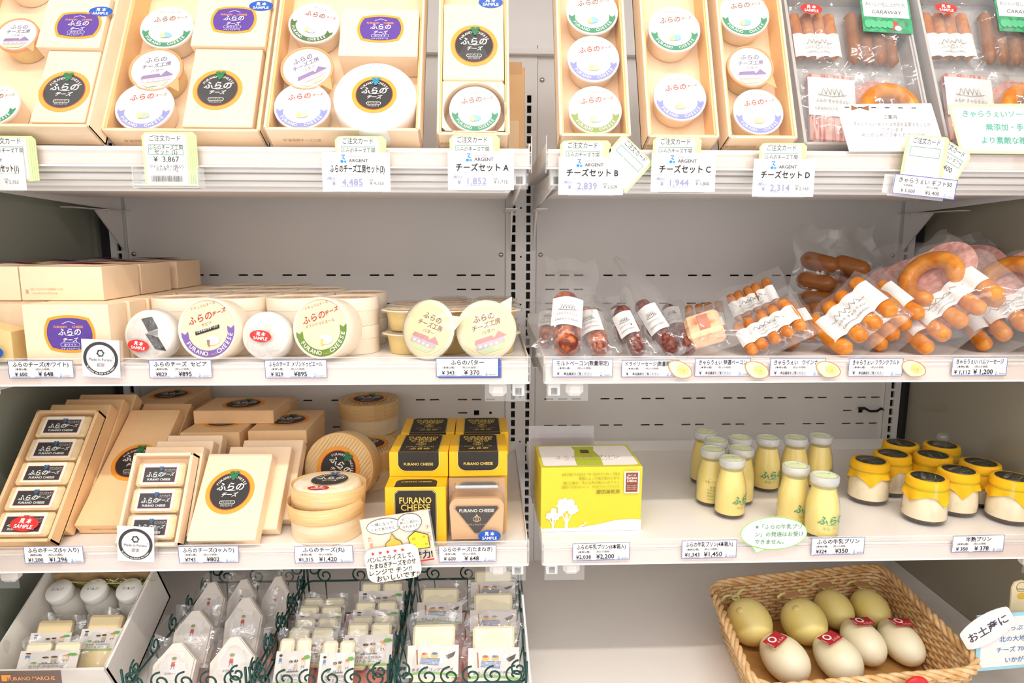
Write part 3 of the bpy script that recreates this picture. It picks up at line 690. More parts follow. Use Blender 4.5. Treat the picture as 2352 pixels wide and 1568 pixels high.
ins.add([(x, y, .042) for x, y in ring+outr], [(i, (i+1) % n, n+(i+1) % n, n+i) for i in range(n)], CREAM)
ins.add([(x, y, z) for z in (.042, .006) for x, y in ring], [(i, (i+1) % n, n+(i+1) % n, n+i) for i in range(n)], CREAM, None, True); ins.build('insert', t)
put_tub(M, 1091, 256, 124, 'green', 'pale tub sunk in a round cut-out of the narrow gift box', h=.034)
# set B, C, D
t, M, W = gift_box(1286, 1450, 313, .29, LN2, 'pale gift box holding three tubs in a column, olive one lowest')
put_tub(M, 1360, 26, 126, 'green', 'green ribbon tub in the three tub column above the lavender one'); put_tub(M, 1363, 134, 126, 'lavender', 'lavender ribbon tub between green and olive tubs'); put_tub(M, 1367, 252, 129, 'olive', 'olive ribbon tub at the foot of the three tub column')
t, M, W = gift_box(1489, 1653, 316, .29, LN2, 'pale gift box holding two spaced tubs')
put_tub(M, 1549, 66, 126, 'green', 'green ribbon tub in the two tub gift box', h=.034); put_tub(M, 1562, 222, 128, 'lavender', 'lavender ribbon tub in the two tub gift box', h=.030)
t, M, W = gift_box(1674, 1833, 318, .29, LN2, 'pale gift box holding a purple barn tub between two tubs')
put_tub(M, 1710, 32, 121, 'green', 'green ribbon tub above the purple barn tub'); put_tub(M, 1724, 152, 114, 'barn', 'orange rimmed tub with purple barn between ribbon tubs') ; put_tub(M, 1742, 256, 122, 'lavender', 'lavender ribbon tub below the purple barn tub')
# brown carton standing behind set A
a = at_y(1172, 338, -.30); b = at_y(1206, 155, -.30)
tt = thing('storage_carton', 'plain brown cardboard carton standing behind the narrow gift box', 'carton', T(b.x-.06, -.30, S1+.0005) @ FRONT)
MB().box((0, (b.z-S1)/2, -.04), (.12, b.z-S1, .08), mat('brown_card', 'e2b987', .6, noise_amt=.05, nscale=40), bev=.001).build('body', tt)
aa = Art(0); aa.rect(.02, .02, .05, .07, 'ecd0a8'); aa.build('paper_slip', tt); aa = Art(0); aa.rect(-.03, .145, .055, .165, 'd4a878'); aa.build('tape', tt)
# ------------------------------------------------------------------ second shelf: cream cartons, round tins, wrapped samples, butter cups
random.seed(11)
def flat_print(W):
    a = Art(0); a.text('牛乳パックなどのリサイクル用紙を使用しています。', 0, .002, .0042, 'c9a57c', wmax=W*.4); a.text('www.furano-cheese.jp', -W*.03, -.0035, .0042, 'd2b088'); a.rect(-W*.26, -.003, -W*.23, .003, 'cfa87c'); return a
# upper layer: cartons lying with their label upwards
UX = ((-.7284, 'a'), (-.8295, 'b'))
ys = (-.430, -.317, -.186)
for ci, (cx, k) in enumerate(UX):
    for ri, y in enumerate(ys):
        dep = .106; Wc = .124 if ci == 0 else .074
        t = thing('lying_carton', ['cream carton lying label up %s' % q for q in ('at the front of the pile, over the purple label', 'second in the pile row over the tins', 'at the rear of the pile beside the slotted panel')][ri] if ci == 0 else ['cream carton lying at the end panel, front of the pile', 'cream carton lying at the end panel, middle of the pile', 'cream carton lying at the end panel, rear of the pile'][ri], 'carton', T(cx, y, -.0950) @ RZ(random.uniform(-1.2, 1.2)), 'cream cartons piled on the tin shelf')
        def topz(u, v): return .0525+.0022*sin(pi*u)*(1-abs(2*v-1))
        b = MB(); b.box((0, dep/2, .0262), (Wc, dep, .0524), CREAM, bev=.001)
        b.build('body', t); f = MB(); f.grid(lambda u, v: ((u-.5)*(Wc-.003), v*(dep-.002)+.001, .0530+.0035*sin(pi*v)*(.5-.5*cos(2*pi*u))), 8, 8, CREAM); f.build('top_flap', t)
        put('label', PL(), t, T(0, dep*.52, .0572) @ Matrix.Diagonal((min(.088, Wc*.8), min(.088, Wc*.8), 1, 1)))
        if ri == 0: put('print', shared('carton_print', lambda: flat_print(.124)), t, T(-.022, -.0006, .014) @ FRONT)
# lower layer: cartons standing face forward
for k, y in enumerate((-.484, -.4335, -.383, -.332, -.2815, -.231, -.180, -.129)):
    t = thing('standing_carton', 'cream carton with big purple oval label on its front' if k == 0 else 'cream carton of the standing row behind the purple labelled front carton', 'carton', T(-.6930+(.004*(k % 3)), y, S2+.0004) @ FRONT, 'cream cartons piled on the tin shelf')
    MB().box((0, .0448, -.0242), (.124, .0896, .0484), CREAM, bev=.001).build('body', t)
    if k == 0: put('label', PL(), t, T(.004, .046, .0003) @ Matrix.Diagonal((.074, .074, 1, 1)))
t = thing('standing_carton', 'cream carton standing at the end panel behind the clear sample pack', 'carton', T(-.8130, -.425, S2+.0004) @ FRONT, 'cream cartons piled on the tin shelf')
MB().box((0, .0448, -.0242), (.106, .0896, .0484), CREAM, bev=.001).build('body', t)
for k in range(4):
    t = thing('standing_carton', 'cream carton of the standing row along the end panel', 'carton', T(-.8130, -.374+.051*k, S2+.0004) @ FRONT, 'cream cartons piled on the tin shelf')
    MB().box((0, .0448, -.0242), (.106, .0896, .0484), CREAM, bev=.001).build('body', t)
t = thing('cheese_sample', 'clear pack of yellow cheese with upside down blue sample sticker', 'cheese sample', T(-.8190, -.484, S2+.0006) @ FRONT)
MB().prism([(-.044, 0), (.040, 0), (.040, .045), (-.044, .068)], .035, mat('yellow_cheese', 'f3d290', .45, noise_amt=.04, nscale=40, sss=.1), T(0, .003, -.042)).build('cheese', t)
f = MB(); f.box((-.002, .045, -.024), (.092, .09, .047), WRAP, bev=.004); f.build('wrapper', t)
put('sample_sticker', BLUES(), t, T(.012, .018, .0012) @ RZ(183) @ Matrix.Diagonal((.040, .040, 1, 1)))
# round tins, two high
def tin_tops():
    a = Art(0); a.ell(0, 0, .9, .9, 'f0c9a2', 36); a.text('ふらの', 0, .1, .4, '8d3b34', shear=.15); a.ring(0, 0, .9, .72, 'c9b083', 200, 340, 20); return a
def tin(M, r, h, label, group, face=None, flat=True):
    t = thing('cheese_tin', label, 'tin', M, group)
    MB().lathe([(r*.985, 0), (r*.99, .001), (r*.99, h*.62)], TUBW, 40).build('base', t)
    l = MB().lathe([(r, h*.55), (r, h-.001), (r*.985, h), (r*.94, h), (r*.93, h-.0028), (.001, h-.0028)], mat('tin_lid', 'f7e6cf', .4, noise_amt=.02), 40, caps=False).build('lid', t)
    put('lid_label', face or shared('tin_top', tin_tops), l, T(0, 0, h-.0027) @ Matrix.Diagonal((r, r, 1, 1))); return t
rt, ht = .0455, .0455
rows = ((-.366, (372, 492, 624, 757), 700), (-.273, (430, 556, 690, 822), 690), (-.180, (478, 602, 715), 681), (-.087, (560, 642), 675))
spots = [(ri, ci, at_y(px, py, y).x, y) for ri, (y, pxs, py) in enumerate(rows) for ci, px in enumerate(pxs)]
for (ri, ci, _, _), (x, y) in zip(spots, relax([s_[2:] for s_ in spots], 2*rt+.0012, (-.622+rt, -.366), (-.268, -.072))):
    for lv in (0, 1):
        lab = 'cream round tin of the stacked rows behind the upright samples'
        if ri == 1 and ci == 3: lab = ['cream round tin under the stack next to the butter cups', 'cream round tin on the stack next to the butter cups'][lv]
        if ri == 0 and ci == 3: lab = ['cream round tin under the stack behind the olive ribbon tin', 'cream round tin on the stack behind the olive ribbon tin'][lv]
        tin(T(x, y, S2+.0005+lv*(ht+.0004)), rt, ht, lab, 'round cheese tins stacked in rows')
# two tins on edge, their lids to the customer
def sepia(rib, mark, name2):
    a = Art(); a.ell(0, 0, .92, .92, 'f7d8b4', 48); a.ring(0, 0, .92, .70, rib, 192, 350, 40)
    for q, s in ((192, -1), (350, 1)):
        x, y = .81*cos(R(q)), .81*sin(R(q)); a.poly([(x-.13, y-.03), (x+.13, y-.03), (x+.12, y+.17), (x, y+.08), (x-.12, y+.17)], rib)
    a.arc('FURANO', 0, 0, .865, 234, .19, 'f6f2ec', 10, inward=True, bold=.02); a.arc('CHEESE', 0, 0, .865, 316, .19, 'f6f2ec', 10, inward=True, bold=.02); a.arc('SINCE', 0, 0, .86, 274, .08, 'cfc08a', 5, inward=True)
    a.text('ふらの', -.20, .27, .29, 'b3202a', shear=.15, rot=10, bold=.008); a.text('チーズ', .46, .44, .17, 'b3202a', shear=.3, rot=14, bold=.015); a.text('ナチュラルチーズ', -.05, .72, .11, '8d5b4a', rot=8)
    a.text(name2, 0, .12, .12, '6d4a40', rot=6)
    if mark == 'band':
        a.poly([(-.42, -.16), (.42, -.02), (.42, .10), (-.42, -.04)], '2b2726'); a.text('いかすみパウダー入り', 0, -.035, .10, 'f2efe8', wmax=.74, rot=9.5, bold=.015)
    a.ell(.14, -.40, .24, .14, 'efe4d0', 20); a.ell(.14, -.35, .24, .12, 'faf3e6', 20); a.poly([(-.06, -.34), (.06, -.36), (0, -.60), (-.05, -.52)], '9c7b5a' if mark == 'band' else 'eec36a'); return a
def on_edge(px, py, wpx, y, lean, yaw, spin, face, label):
    c = at_y(px, py, y); r = wpx/2*((c-CAM).dot(_f))/FPX; h = .046
    M = T(c.x, y, S2+r*cos(R(lean))+h*sin(R(lean))+.0004) @ RZ(yaw) @ RX(90-lean) @ T(0, 0, -h) @ RZ(spin); return tin(M, r, h, label, 'tins standing on edge', face)
on_edge(476, 772, 142, -.478, 8, -8, 8, shared('lid_sepia', lambda: sepia('7f5fa6', 'band', 'セピア')), 'round tin on edge with lavender ribbon and black band')
on_edge(736, 768, 142, -.474, 8, -16, 10, shared('lid_meson', lambda: sepia('6f8a35', 'slice', 'メゾンドゥピエール')), 'round tin on edge with olive green ribbon label')
# cellophane wrapped white cheese samples
RIND = mat('white_rind', 'e9e1d8', .6, noise_amt=.07, nscale=60, bump=.5, bscale=120)
def wrapped(px, py, wpx, y, dark, label):
    c = at_y(px, py, y); r = wpx/2*.92*((c-CAM).dot(_f))/FPX
    t = thing('wrapped_cheese', label, 'cheese sample', T(c.x, y, S2+r*cos(R(8))+.034*sin(R(8))+.0006) @ RZ(-4) @ RX(90-8), 'wrapped cheese samples')
    MB().lathe([(r*.9, -.034), (r*.98, -.030), (r, -.017), (r*.98, -.004), (r*.9, 0), (.001, .0004)], RIND, 40, caps=False).build('cheese', t)
    a = Art(.0009)
    if dark:
        a.poly([(-r*.25, r*.62), (r*.18, r*.72), (r*.42, r*.25), (r*.02, r*.12)], '34302f'); a.poly([(-r*.10, r*.05), (r*.42, -.08*r), (r*.75, -r*.62), (r*.30, -r*.55)], '3a3634')
        a.poly([(r*.05, r*.12), (r*.42, r*.20), (r*.40, -.02*r), (-r*.05, .02*r)], '8b8683')
    else:
        a.poly([(-r*.1, r*.55), (r*.35, r*.45), (r*.05, -r*.05)], 'f3e7cf')
    a.build('cut_face' if dark else 'cut_wedge', t)
    def wf(sg):
        def fn(u, v):
            q = 2*pi*u; rr = r*1.06*v*(1+.05*noise.noise(Vector((cos(q)*3, sin(q)*3, px*.1)))*v); wz = .0045*noise.noise(Vector((cos(q)*v*4+px, sin(q)*v*4, 3)))-.0050*abs(noise.noise(Vector((cos(q)*v*9+px, sin(q)*v*9, 5))))+.0015
            z = (.004+wz)*(1-v**6)-.017*v**6 if sg > 0 else (-.036+wz)*(1-v**6)-.017*v**6
            return (rr*cos(q), rr*sin(q), z)
        return fn
    w2 = MB(); w2.grid(wf(1), 60, 22, WRAPW, wrap=True); w2.grid(wf(-1), 40, 6, WRAPW, wrap=True); w2.build('wrapper', t)
    put('sample_sticker', REDS(), t, T(-r*.28, -r*.42, .0062) @ RZ(-8) @ Matrix.Diagonal((r*.85, r*.85, 1, 1)) if dark else T(-r*.10, -r*.02, .0062) @ RZ(-6) @ Matrix.Diagonal((r*.9, r*.9, 1, 1)))
WRAPW = film('crinkled_cellophane', .05, .40, .06, bump=.45, bscale=70)
wrapped(340, 772, 128, -.474, True, 'wrapped white cheese showing a black slice, red sample sticker')
wrapped(608, 770, 122, -.474, False, 'wrapped plain white cheese with red sample sticker')
# butter cups
PETC = film('pet_lid', .05, .30, .06, bump=.15, bscale=60)
def butter(M, label, face=None, group='butter cups'):
    t = thing('butter_cup', label, 'butter cup', M, group); rb, h = .0335, .0335
    MB().lathe([(rb*.80, 0), (rb*.84, .0012), (rb, h-.002), (rb*1.02, h)], TUBY, 32).build('cup', t)
    MB().lathe([(rb*1.02, h-.0016), (rb*1.24, h-.0012), (rb*1.24, h-.0004), (rb*1.02, h+.0002)], mat('foil_rim', 'f3e6c4', .35), 32).build('foil_rim', t)
    MB().lathe([(rb*1.27, h-.004), (rb*1.28, h+.0006), (rb*1.05, h+.0012), (rb*1.0, h+.0042), (.001, h+.0046)], PETC, 32, caps=False).build('clear_lid', t)
    if face: put('lid_label', face, t, T(0, 0, h+.0006) @ Matrix.Diagonal((rb*1.15, rb*1.15, 1, 1)))
    return t
BARNR = lambda: shared('lid_barn_red', lambda: barn_lid(1.0, '7a2026', 'cf8f8c', bg='f6e2ae'))
bc = ((-.380, (915, 1042, 1170), 790), (-.292, (952, 1056, 1160), 770), (-.204, (1042, 1142), 750))
bs = [(ri, ci, at_y(px, py, y).x, y) for ri, (y, pxs, py) in enumerate(bc) for ci, px in enumerate(pxs)]
for (ri, ci, _, _), (x, y) in zip(bs, relax([s_[2:] for s_ in bs], .0872, (-.206, -.380), (-.0585, -.08))):
    for lv in (0, 1):
        lab = 'yellow butter cup with clear lid in the stacked rows behind the upright cups'
        if ri == 0 and ci == 0: lab = ['yellow butter cup under the stack beside the cream tins', 'yellow butter cup on the stack beside the cream tins'][lv]
        if ri == 0 and ci == 2: lab = ['yellow butter cup under the stack at the shelf end', 'yellow butter cup on the stack at the shelf end'][lv]
        butter(T(x, y, S2+.0005+lv*.0382), lab, shared('tin_top', tin_tops))
def butter_up(px, py, y, lean, yaw, spin, label, face):
    c = at_y(px, py, y); M = T(c.x, y+.012, S2+.047) @ RZ(yaw) @ RX(90-lean) @ T(0, 0, -.030) @ RZ(spin) @ Matrix.Diagonal((1.12, 1.12, 1.0, 1))
    t = butter(M, label, face); MB().prism([(.022, .030), (.046, .036), (.038, .010)], .0006, mat('foil_rim', 'f3e6c4', .35), T(0, 0, .0325)).build('peel_tab', t); return t
butter_up(985, 768, -.462, 12, -28, -18, 'butter cup on edge turned aside toward the cream tins', BARNR())
butter_up(1117, 765, -.470, 10, 4, 14, 'butter cup on edge showing its red barn label', BARNR())
# ------------------------------------------------------------------ second shelf: bacon, dry sausage, wieners, frankfurters, ring sausage packs
random.seed(5)
SAUS = mat('sausage_skin', 'bf6b28', .30, hex2='db8d42', noise_amt=.18, nscale=70, bump=.25, bscale=90)
SAUSD = mat('sausage_brown', '985a28', .34, noise_amt=.2, nscale=60, bump=.25, bscale=90)
SAUSR = mat('sausage_orange', 'cb7420', .28, hex2='df9238', noise_amt=.15, nscale=60, bump=.25, bscale=90)
DRY = mat('dry_sausage', '5a2620', .42, nscale=170, bump=.9, bscale=160, hex2='94503c', lohi=(.4, .68))
BACON = mat('malt_bacon', '6e2a16', .25, nscale=75, bump=.6, bscale=80, hex2='d8723a', lohi=(.42, .66))
BACONP = mat('bacon_face', 'f6cfa6', .4, nscale=48, bump=.4, bscale=80, hex2='dd8a5e', lohi=(.45, .7))
HAM = mat('ham_face', 'd7978c', .45, nscale=130, bump=.3, bscale=200, hex2='eebbb0', lohi=(.4, .65))
SLV = mat('paper_sleeve', 'f4f0ec', .5, noise_amt=.02)
def frame(p0, p1, face=None):
    """frame at p0 with Y towards p1 and Z turned to the customer"""
    Y = (p1-p0).normalized(); Z = ((face or CAM)-p0); Z = (Z-Y*Z.dot(Y)).normalized(); X = Y.cross(Z)
    return Matrix(((X.x, Y.x, Z.x, p0.x), (X.y, Y.y, Z.y, p0.y), (X.z, Y.z, Z.z, p0.z), (0, 0, 0, 1)))
def capsule(b, a, c, r, m, bend=0., n=12, k=14, lump=0., seed=0, M=None):
    """sausage between points a and c (local), bent sideways"""
    a, c = Vector(a), Vector(c); d = c-a; L = d.length; t = d.normalized(); s = Vector((-t.y, t.x, 0)); pts = []; rr = []
    for i in range(k+1):
        u = i/k; e = min(u, 1-u)*L; q = r*math.sqrt(max(.02, 1-max(0, 1-e/r)**2)); pts.append(a+d*u+s*(bend*4*u*(1-u))); rr.append(q*(1+lump*noise.noise(Vector((u*6, seed, 0)))))
    b.tube(pts, rr, m, n, M); return b
def bag_mesh(W, H, t, seed, ruffle=.004, nu=22, nv=26, m=None, taper=0., y0=0.):
    b = MB()
    def fn(sg):
        def g(u, v):
            x = (u-.5)*2; yv = v; pf = max(0, 1-abs(x)**3)*max(0, 1-abs(2*min(v*1.15, 1)-1)**3) if v < .87 else 0
            wv = W/2*(1-taper*max(0, v-.55)/.45); n1 = noise.noise(Vector((x*2.2+seed, v*3.1, sg))); n2 = noise.noise(Vector((x*5+seed, v*6.3, sg*2)))
            n3 = abs(noise.noise(Vector((x*7+v*3+seed, v*9-x*4, sg*3)))); e = ruffle*(n1+.5*n2-.55*n3+.25); ex = .5*ruffle*noise.noise(Vector((v*5, seed, 1)))*3
            lift = ruffle*2.2*sin(x*5+seed)*max(0, v-.6)
            return (x*wv+ex*abs(x), y0+yv*H+ruffle*1.5*noise.noise(Vector((x*3, seed, 7)))*(v**3), (t*pf if sg > 0 else -.001)+e*(.4+.6*pf)+lift)
        return g
    b.grid(fn(1), nu, nv, m or BAG); b.grid(fn(-1), nu, nv, m or BAG); return b
def sleeve_art(W, H, y0, z, waves=4, amp=.003, s=1.0):
    """paper band that follows the sausages, with its line drawing and lettering"""
    b = MB(); fz = lambda x: z+amp*abs(sin((x/W+.5)*pi*waves)) if waves else z+amp*cos(x/W*pi)
    b.grid(lambda u, v: ((u-.5)*W, y0+v*H, fz((u-.5)*W)), max(12, waves*6), 2, SLV)
    a = Art(0)
    for k in range(5): a.line([(-W*.22+W*.09*k, H*.55), (-W*.18+W*.09*k, H*.72), (-W*.13+W*.09*k, H*.56)], .0009, '6b6866')
    a.line([(-W*.30, H*.54), (0, H*.50), (W*.30, H*.56)], .0008, '6b6866'); a.text('ふらの きゃらうぇい', 0, H*.34, H*.11, '6b6866', wmax=W*.7); a.text('CARAWAY FURANO', 0, H*.14, H*.10, '7b7876', wmax=W*.75)
    a.b.v = [(x, y0+y, fz(x)+.0006+zz) for x, y, zz in a.b.v]
    return b, a
def stick_pack(px0, py0, y0, px1, py1, y1, r, m, label, kind, bag_top=.10, bag_w=.075, bshift=0):
    p0 = at_y(px0, py0, y0); p1 = at_y(px1, py1, y1); p0.z = max(p0.z, S2+.010); L = (p1-p0).length; M = frame(p0, p1)
    t = thing(kind, label, 'meat pack', M, 'vacuum packed meats')
    b = MB(); k = 18; pts = []; rr = []
    for i in range(k+1):
        u = i/k; e = min(u, 1-u)*L; pts.append(Vector((.004*sin(u*3+px0), u*L, 0))); rr.append(r*math.sqrt(max(.05, 1-max(0, 1-e/(r*.9))**2))*(1+.16*noise.noise(Vector((u*5, px0, 0)))))
    b.tube(pts, rr, m, 12); b.build('meat', t)
    w_ = r*2.3; s, a = sleeve_art(w_, L*.46, L*.34, r*.72, 0, r*.42); s.build('paper_label', t); a.build('lettering', t)
    bag_mesh(bag_w, L+bag_top+.012, r*1.35, px0*.37, .005, m=BAGT, y0=-.008, taper=bshift).build('bag', t, T(0, 0, -.002)); settle(t, S2+.0015); return t
stick_pack(1296, 812, -.452, 1306, 672, -.372, .0215, BACON, 'malt bacon stick with large white label, nearest the centre upright', 'bacon_pack', .075, .088)
stick_pack(1377, 812, -.448, 1344, 706, -.362, .0165, BACON, 'slimmer malt bacon stick between the labelled bacon and dry sausage', 'bacon_pack', .05, .070)
stick_pack(1470, 815, -.452, 1421, 704, -.372, .0140, DRY, 'dark dry sausage beside the malt bacon', 'dry_sausage_pack', .03, .058)
stick_pack(1548, 812, -.442, 1474, 686, -.352, .0145, DRY, 'dark dry sausage under the tall pointed bag', 'dry_sausage_pack', .115, .074, .9)
for px, y0, y1, lab in ((1432, -.33, -.26, 'dry sausage pack lying behind the front dry sausages'), (1500, -.31, -.24, 'dry sausage pack lying behind the tall pointed bag'), (1560, -.30, -.23, 'dry sausage pack lying behind the bacon chunk')):
    stick_pack(px, 775, y0, px-22, 695, y1, .0135, DRY, lab, 'dry_sausage_pack', .02, .055)
for px, lab in ((1240, 'malt bacon pack tucked against the centre upright'), (1345, 'malt bacon pack lying behind the two front bacon sticks')):
    stick_pack(px+16, 790, -.36, px+20, 715, -.27, .015, BACON, lab, 'bacon_pack', .05, .075)
# bacon chunk
p0 = at_y(1624, 818, -.452); p0.z = S2+.014; p1 = at_y(1602, 735, -.38); M = frame(p0, p1)
t = thing('bacon_chunk', 'pink and cream bacon chunk with dark rind in a loose bag', 'meat pack', M, 'vacuum packed meats')
MB().box((.004, .032, .010), (.056, .056, .034), BACONP, bev=.006).build('meat', t); MB().box((-.028, .030, .004), (.016, .058, .034), DRY, bev=.006).build('rind', t)
MB().box((.006, .030, .0262), (.018, .040, .003), mat('bacon_lean', 'd98a72', .4, noise_amt=.3, nscale=60), bev=.001).build('lean_streak', t)
MB().box((.012, .068, -.012), (.05, .022, .001), SLV).build('paper_label', t)
bag_mesh(.104, .125, .032, 61, .008, m=BAG, y0=-.012).build('bag', t, T(.014, 0, -.004)); settle(t, S2+.0015)
# packs of side by side sausages
def row_pack(px0, py0, y0, px1, py1, y1, W, n, r, m, label, cover=(.28, .62), fl=0., roll=0, bagx=1.12, two=False, bagtop=.03, art=True, reach=True):
    p0 = at_y(px0, py0, y0); p1 = at_y(px1, py1, y1); p0.z = max(p0.z, S2+.008)
    if reach: p0 = p0+(p0-p1)*((p0.z-S2-.010)/(p1.z-p0.z))      # the pack goes on down to the shelf
    L = (p1-p0).length; M = frame(p0, p1) @ RZ(roll)
    t = thing('sausage_pack', label, 'sausage pack', M, 'sausage packs')
    for i in range(n):
        x = (i-(n-1)/2)*W/n
        spans = ((0.02, .48), (.52, .98)) if two else ((.02, .98),)
        for (u0, u1) in spans:
            b = MB(); capsule(b, (x+random.uniform(-.001, .001), u0*L, r), (x+random.uniform(-.002, .002), u1*L, r), r*random.uniform(.94, 1.02), m, random.uniform(-.003, .003)+fl, 10, 14, .06, i+px0); b.build('sausage', t)
    s, a = sleeve_art(W*.98, L*(cover[1]-cover[0]), L*cover[0], r*1.74, n, r*.36); s.build('paper_label', t)
    if art: a.build('lettering', t)
    bag_mesh(W*bagx, L+bagtop+.01, r*2.1, px0*.31, .004, m=BAGT, y0=-.008).build('bag', t, T(0, 0, -.001)); settle(t, S2+.0015); return t
row_pack(1757, 752, -.380, 1716, 668, -.303, .082, 5, .0085, SAUS, 'wiener pack standing behind, two rows of links with label', (.56, .80), bagx=1.5, bagtop=.02, two=True)
row_pack(1792, 815, -.455, 1752, 732, -.385, .100, 5, .0100, SAUS, 'wiener pack before the other wieners, five links under a white label', (.22, .66), roll=4, bagx=1.3)
row_pack(1628, 780, -.330, 1615, 690, -.240, .070, 4, .008, SAUS, 'wiener pack half hidden behind the bacon chunk bag', (.3, .6), bagx=1.7)
row_pack(1858, 818, -.405, 1804, 712, -.320, .062, 2, .0150, SAUSD, 'brown frankfurter pack wedged between the wieners and the front frankfurters', (.30, .62), fl=.004)
row_pack(2015, 822, -.462, 1925, 712, -.372, .110, 4, .0138, SAUSR, 'front frankfurter pack with a wide white label', (.24, .74), fl=.004, roll=6, bagtop=.012)
row_pack(2085, 800, -.415, 1990, 705, -.335, .100, 4, .0135, SAUSR, 'frankfurter pack leaning behind the front frankfurters', (.30, .80), fl=.004, roll=4)
row_pack(1890, 770, -.30, 1872, 700, -.23, .085, 5, .010, SAUS, 'wiener pack behind the brown frankfurters', (.3, .6))
# big brown sausages piled at the back
p = at_y(1888, 690, -.155)
t = thing('sausage_pack', 'pile of fat brown sausages in one tall bag at the back', 'sausage pack', T(p.x, -.150, S2+.0006), 'sausage packs')
for k, (px, py, px2, py2) in enumerate(((1852, 596, 1915, 612), (1842, 642, 1905, 654), (1925, 604, 1985, 622), (1912, 634, 1982, 652), (1912, 664, 1990, 684), (1850, 684, 1912, 694))):
    yy = -.16-.012*(k % 3); a_, c_ = at_y(px, py, yy), at_y(px2, py2, yy-.03); b = MB(); o = t.matrix_basis.translation
    for_b = [a_-o, c_-o]; d = for_b[1]-for_b[0]
    pts = [for_b[0]+d*(i/12) for i in range(13)]; L = d.length; r_ = .0185; for_b[0] -= d*.22; for_b[1] += d*.22; d = for_b[1]-for_b[0]; pts = [for_b[0]+d*(i/12) for i in range(13)]; L = d.length
    b.tube(pts, [r_*math.sqrt(max(.03, 1-max(0, 1-min(i/12, 1-i/12)*L/r_)**2)) for i in range(13)], SAUSD, 12); b.build('sausage', t)
for k in range(8):
    b = MB(); x = -.055+.037*(k % 4); z = .022+.038*(k//4); capsule(b, (x-.03, .0, 0), (x+.035, -.012, 0), .0185, SAUSD, 0, 10, 10); b.build('sausage', t, T(0, 0, z))
b = bag_mesh(.19, .21, .03, 7.7, .010, m=BAG, taper=.2); b.build('bag', t, T(.02, -.035, .005) @ RX(82))
# ring sausage sets: ring and ham slice above a row of frankfurters
def ring_pack(px0, py0, y0, px1, py1, y1, label, s=1.0, shift=0, roll=0):
    p0 = at_y(px0, py0, y0); p1 = at_y(px1, py1, y1); p0.z = max(p0.z, S2+.028); L = (p1-p0).length; M = frame(p0, p1) @ RZ(roll)
    t = thing('ring_sausage_pack', label, 'sausage pack', M, 'sausage packs'); W = .155*s
    for i in range(5):
        b = MB(); capsule(b, ((i-2)*W/5, .004, .012), ((i-2)*W/5, L*.52, .012), .0135*s, SAUSR, .003, 10, 12, .05, i); b.build('frankfurter', t)
    h = MB(); h.prism([(.050*s*cos(2*pi*i/30), .046*s*sin(2*pi*i/30)) for i in range(30)], .010, HAM, T(-.020*s, L*.72, .004)); h.build('ham_slice', t)
    h = MB(); h.prism([(.046*s*cos(2*pi*i/30), .044*s*sin(2*pi*i/30)) for i in range(30)], .010, HAM, T(.050*s, L*.80, .002)); h.build('ham_slice', t)
    b = MB(); n = 30; pts = []; rr = []
    for i in range(n+1):
        q = R(-62+304*i/n); pts.append(Vector((.038*s*cos(q), .036*s*sin(q), 0))); rr.append(.0145*s*math.sqrt(max(.05, 1-max(0, 1-min(i, n-i)/2.5)**2)))
    b.tube(pts, rr, SAUSR, 12); b.build('ring_sausage', t, T(.018*s, L*.70, .026))
    sl, a = sleeve_art(W*.92, L*.26, L*.26, .0215, 5, .006); sl.build('paper_label', t); a.build('lettering', t)
    bag_mesh(W*1.25, L*1.30, .046, px0*.13, .008, m=BAG, y0=-.010).build('bag', t, T(.004, 0, -.002)); settle(t, S2+.0015); return t
ring_pack(2225, 818, -.462, 2108, 655, -.340, 'ring sausage on a pink ham slice, beside the frankfurters', 1.0, roll=6)
ring_pack(2368, 812, -.440, 2285, 650, -.330, 'ring sausage pack against the right end panel', 1.0, roll=4)
for px, y0, lab, sc in ((2104, -.29, 'ham slice pack leaning behind the ring sausage', 1.0), (2192, -.250, 'ham slice pack leaning in the corner by the end panel', 1.1)):
    p0 = at_y(px, 740, y0); p0.z = max(p0.z, S2+.02); p1 = at_y(px-40, 600, y0+.09); M = frame(p0, p1); L = (p1-p0).length
    t = thing('ham_pack', lab, 'meat pack', M, 'vacuum packed meats')
    for k in range(3): MB().prism([(.050*sc*cos(2*pi*i/28), .048*sc*sin(2*pi*i/28)) for i in range(28)], .006, HAM, T(-.03+.030*k, -.010, .003+.007*k)).build('ham_slice', t)     # the lower slices, down to the shelf
    for k in range(3): MB().prism([(.052*sc*cos(2*pi*i/28), .050*sc*sin(2*pi*i/28)) for i in range(28)], .006, HAM, T(-.03+.035*k, L*.40, .004+.007*k)).build('ham_slice', t)
    bag_mesh(.17*sc, L*1.25+.05, .03, px*.7, .010, m=BAG, y0=-.07).build('bag', t); settle(t, S2+.0015)
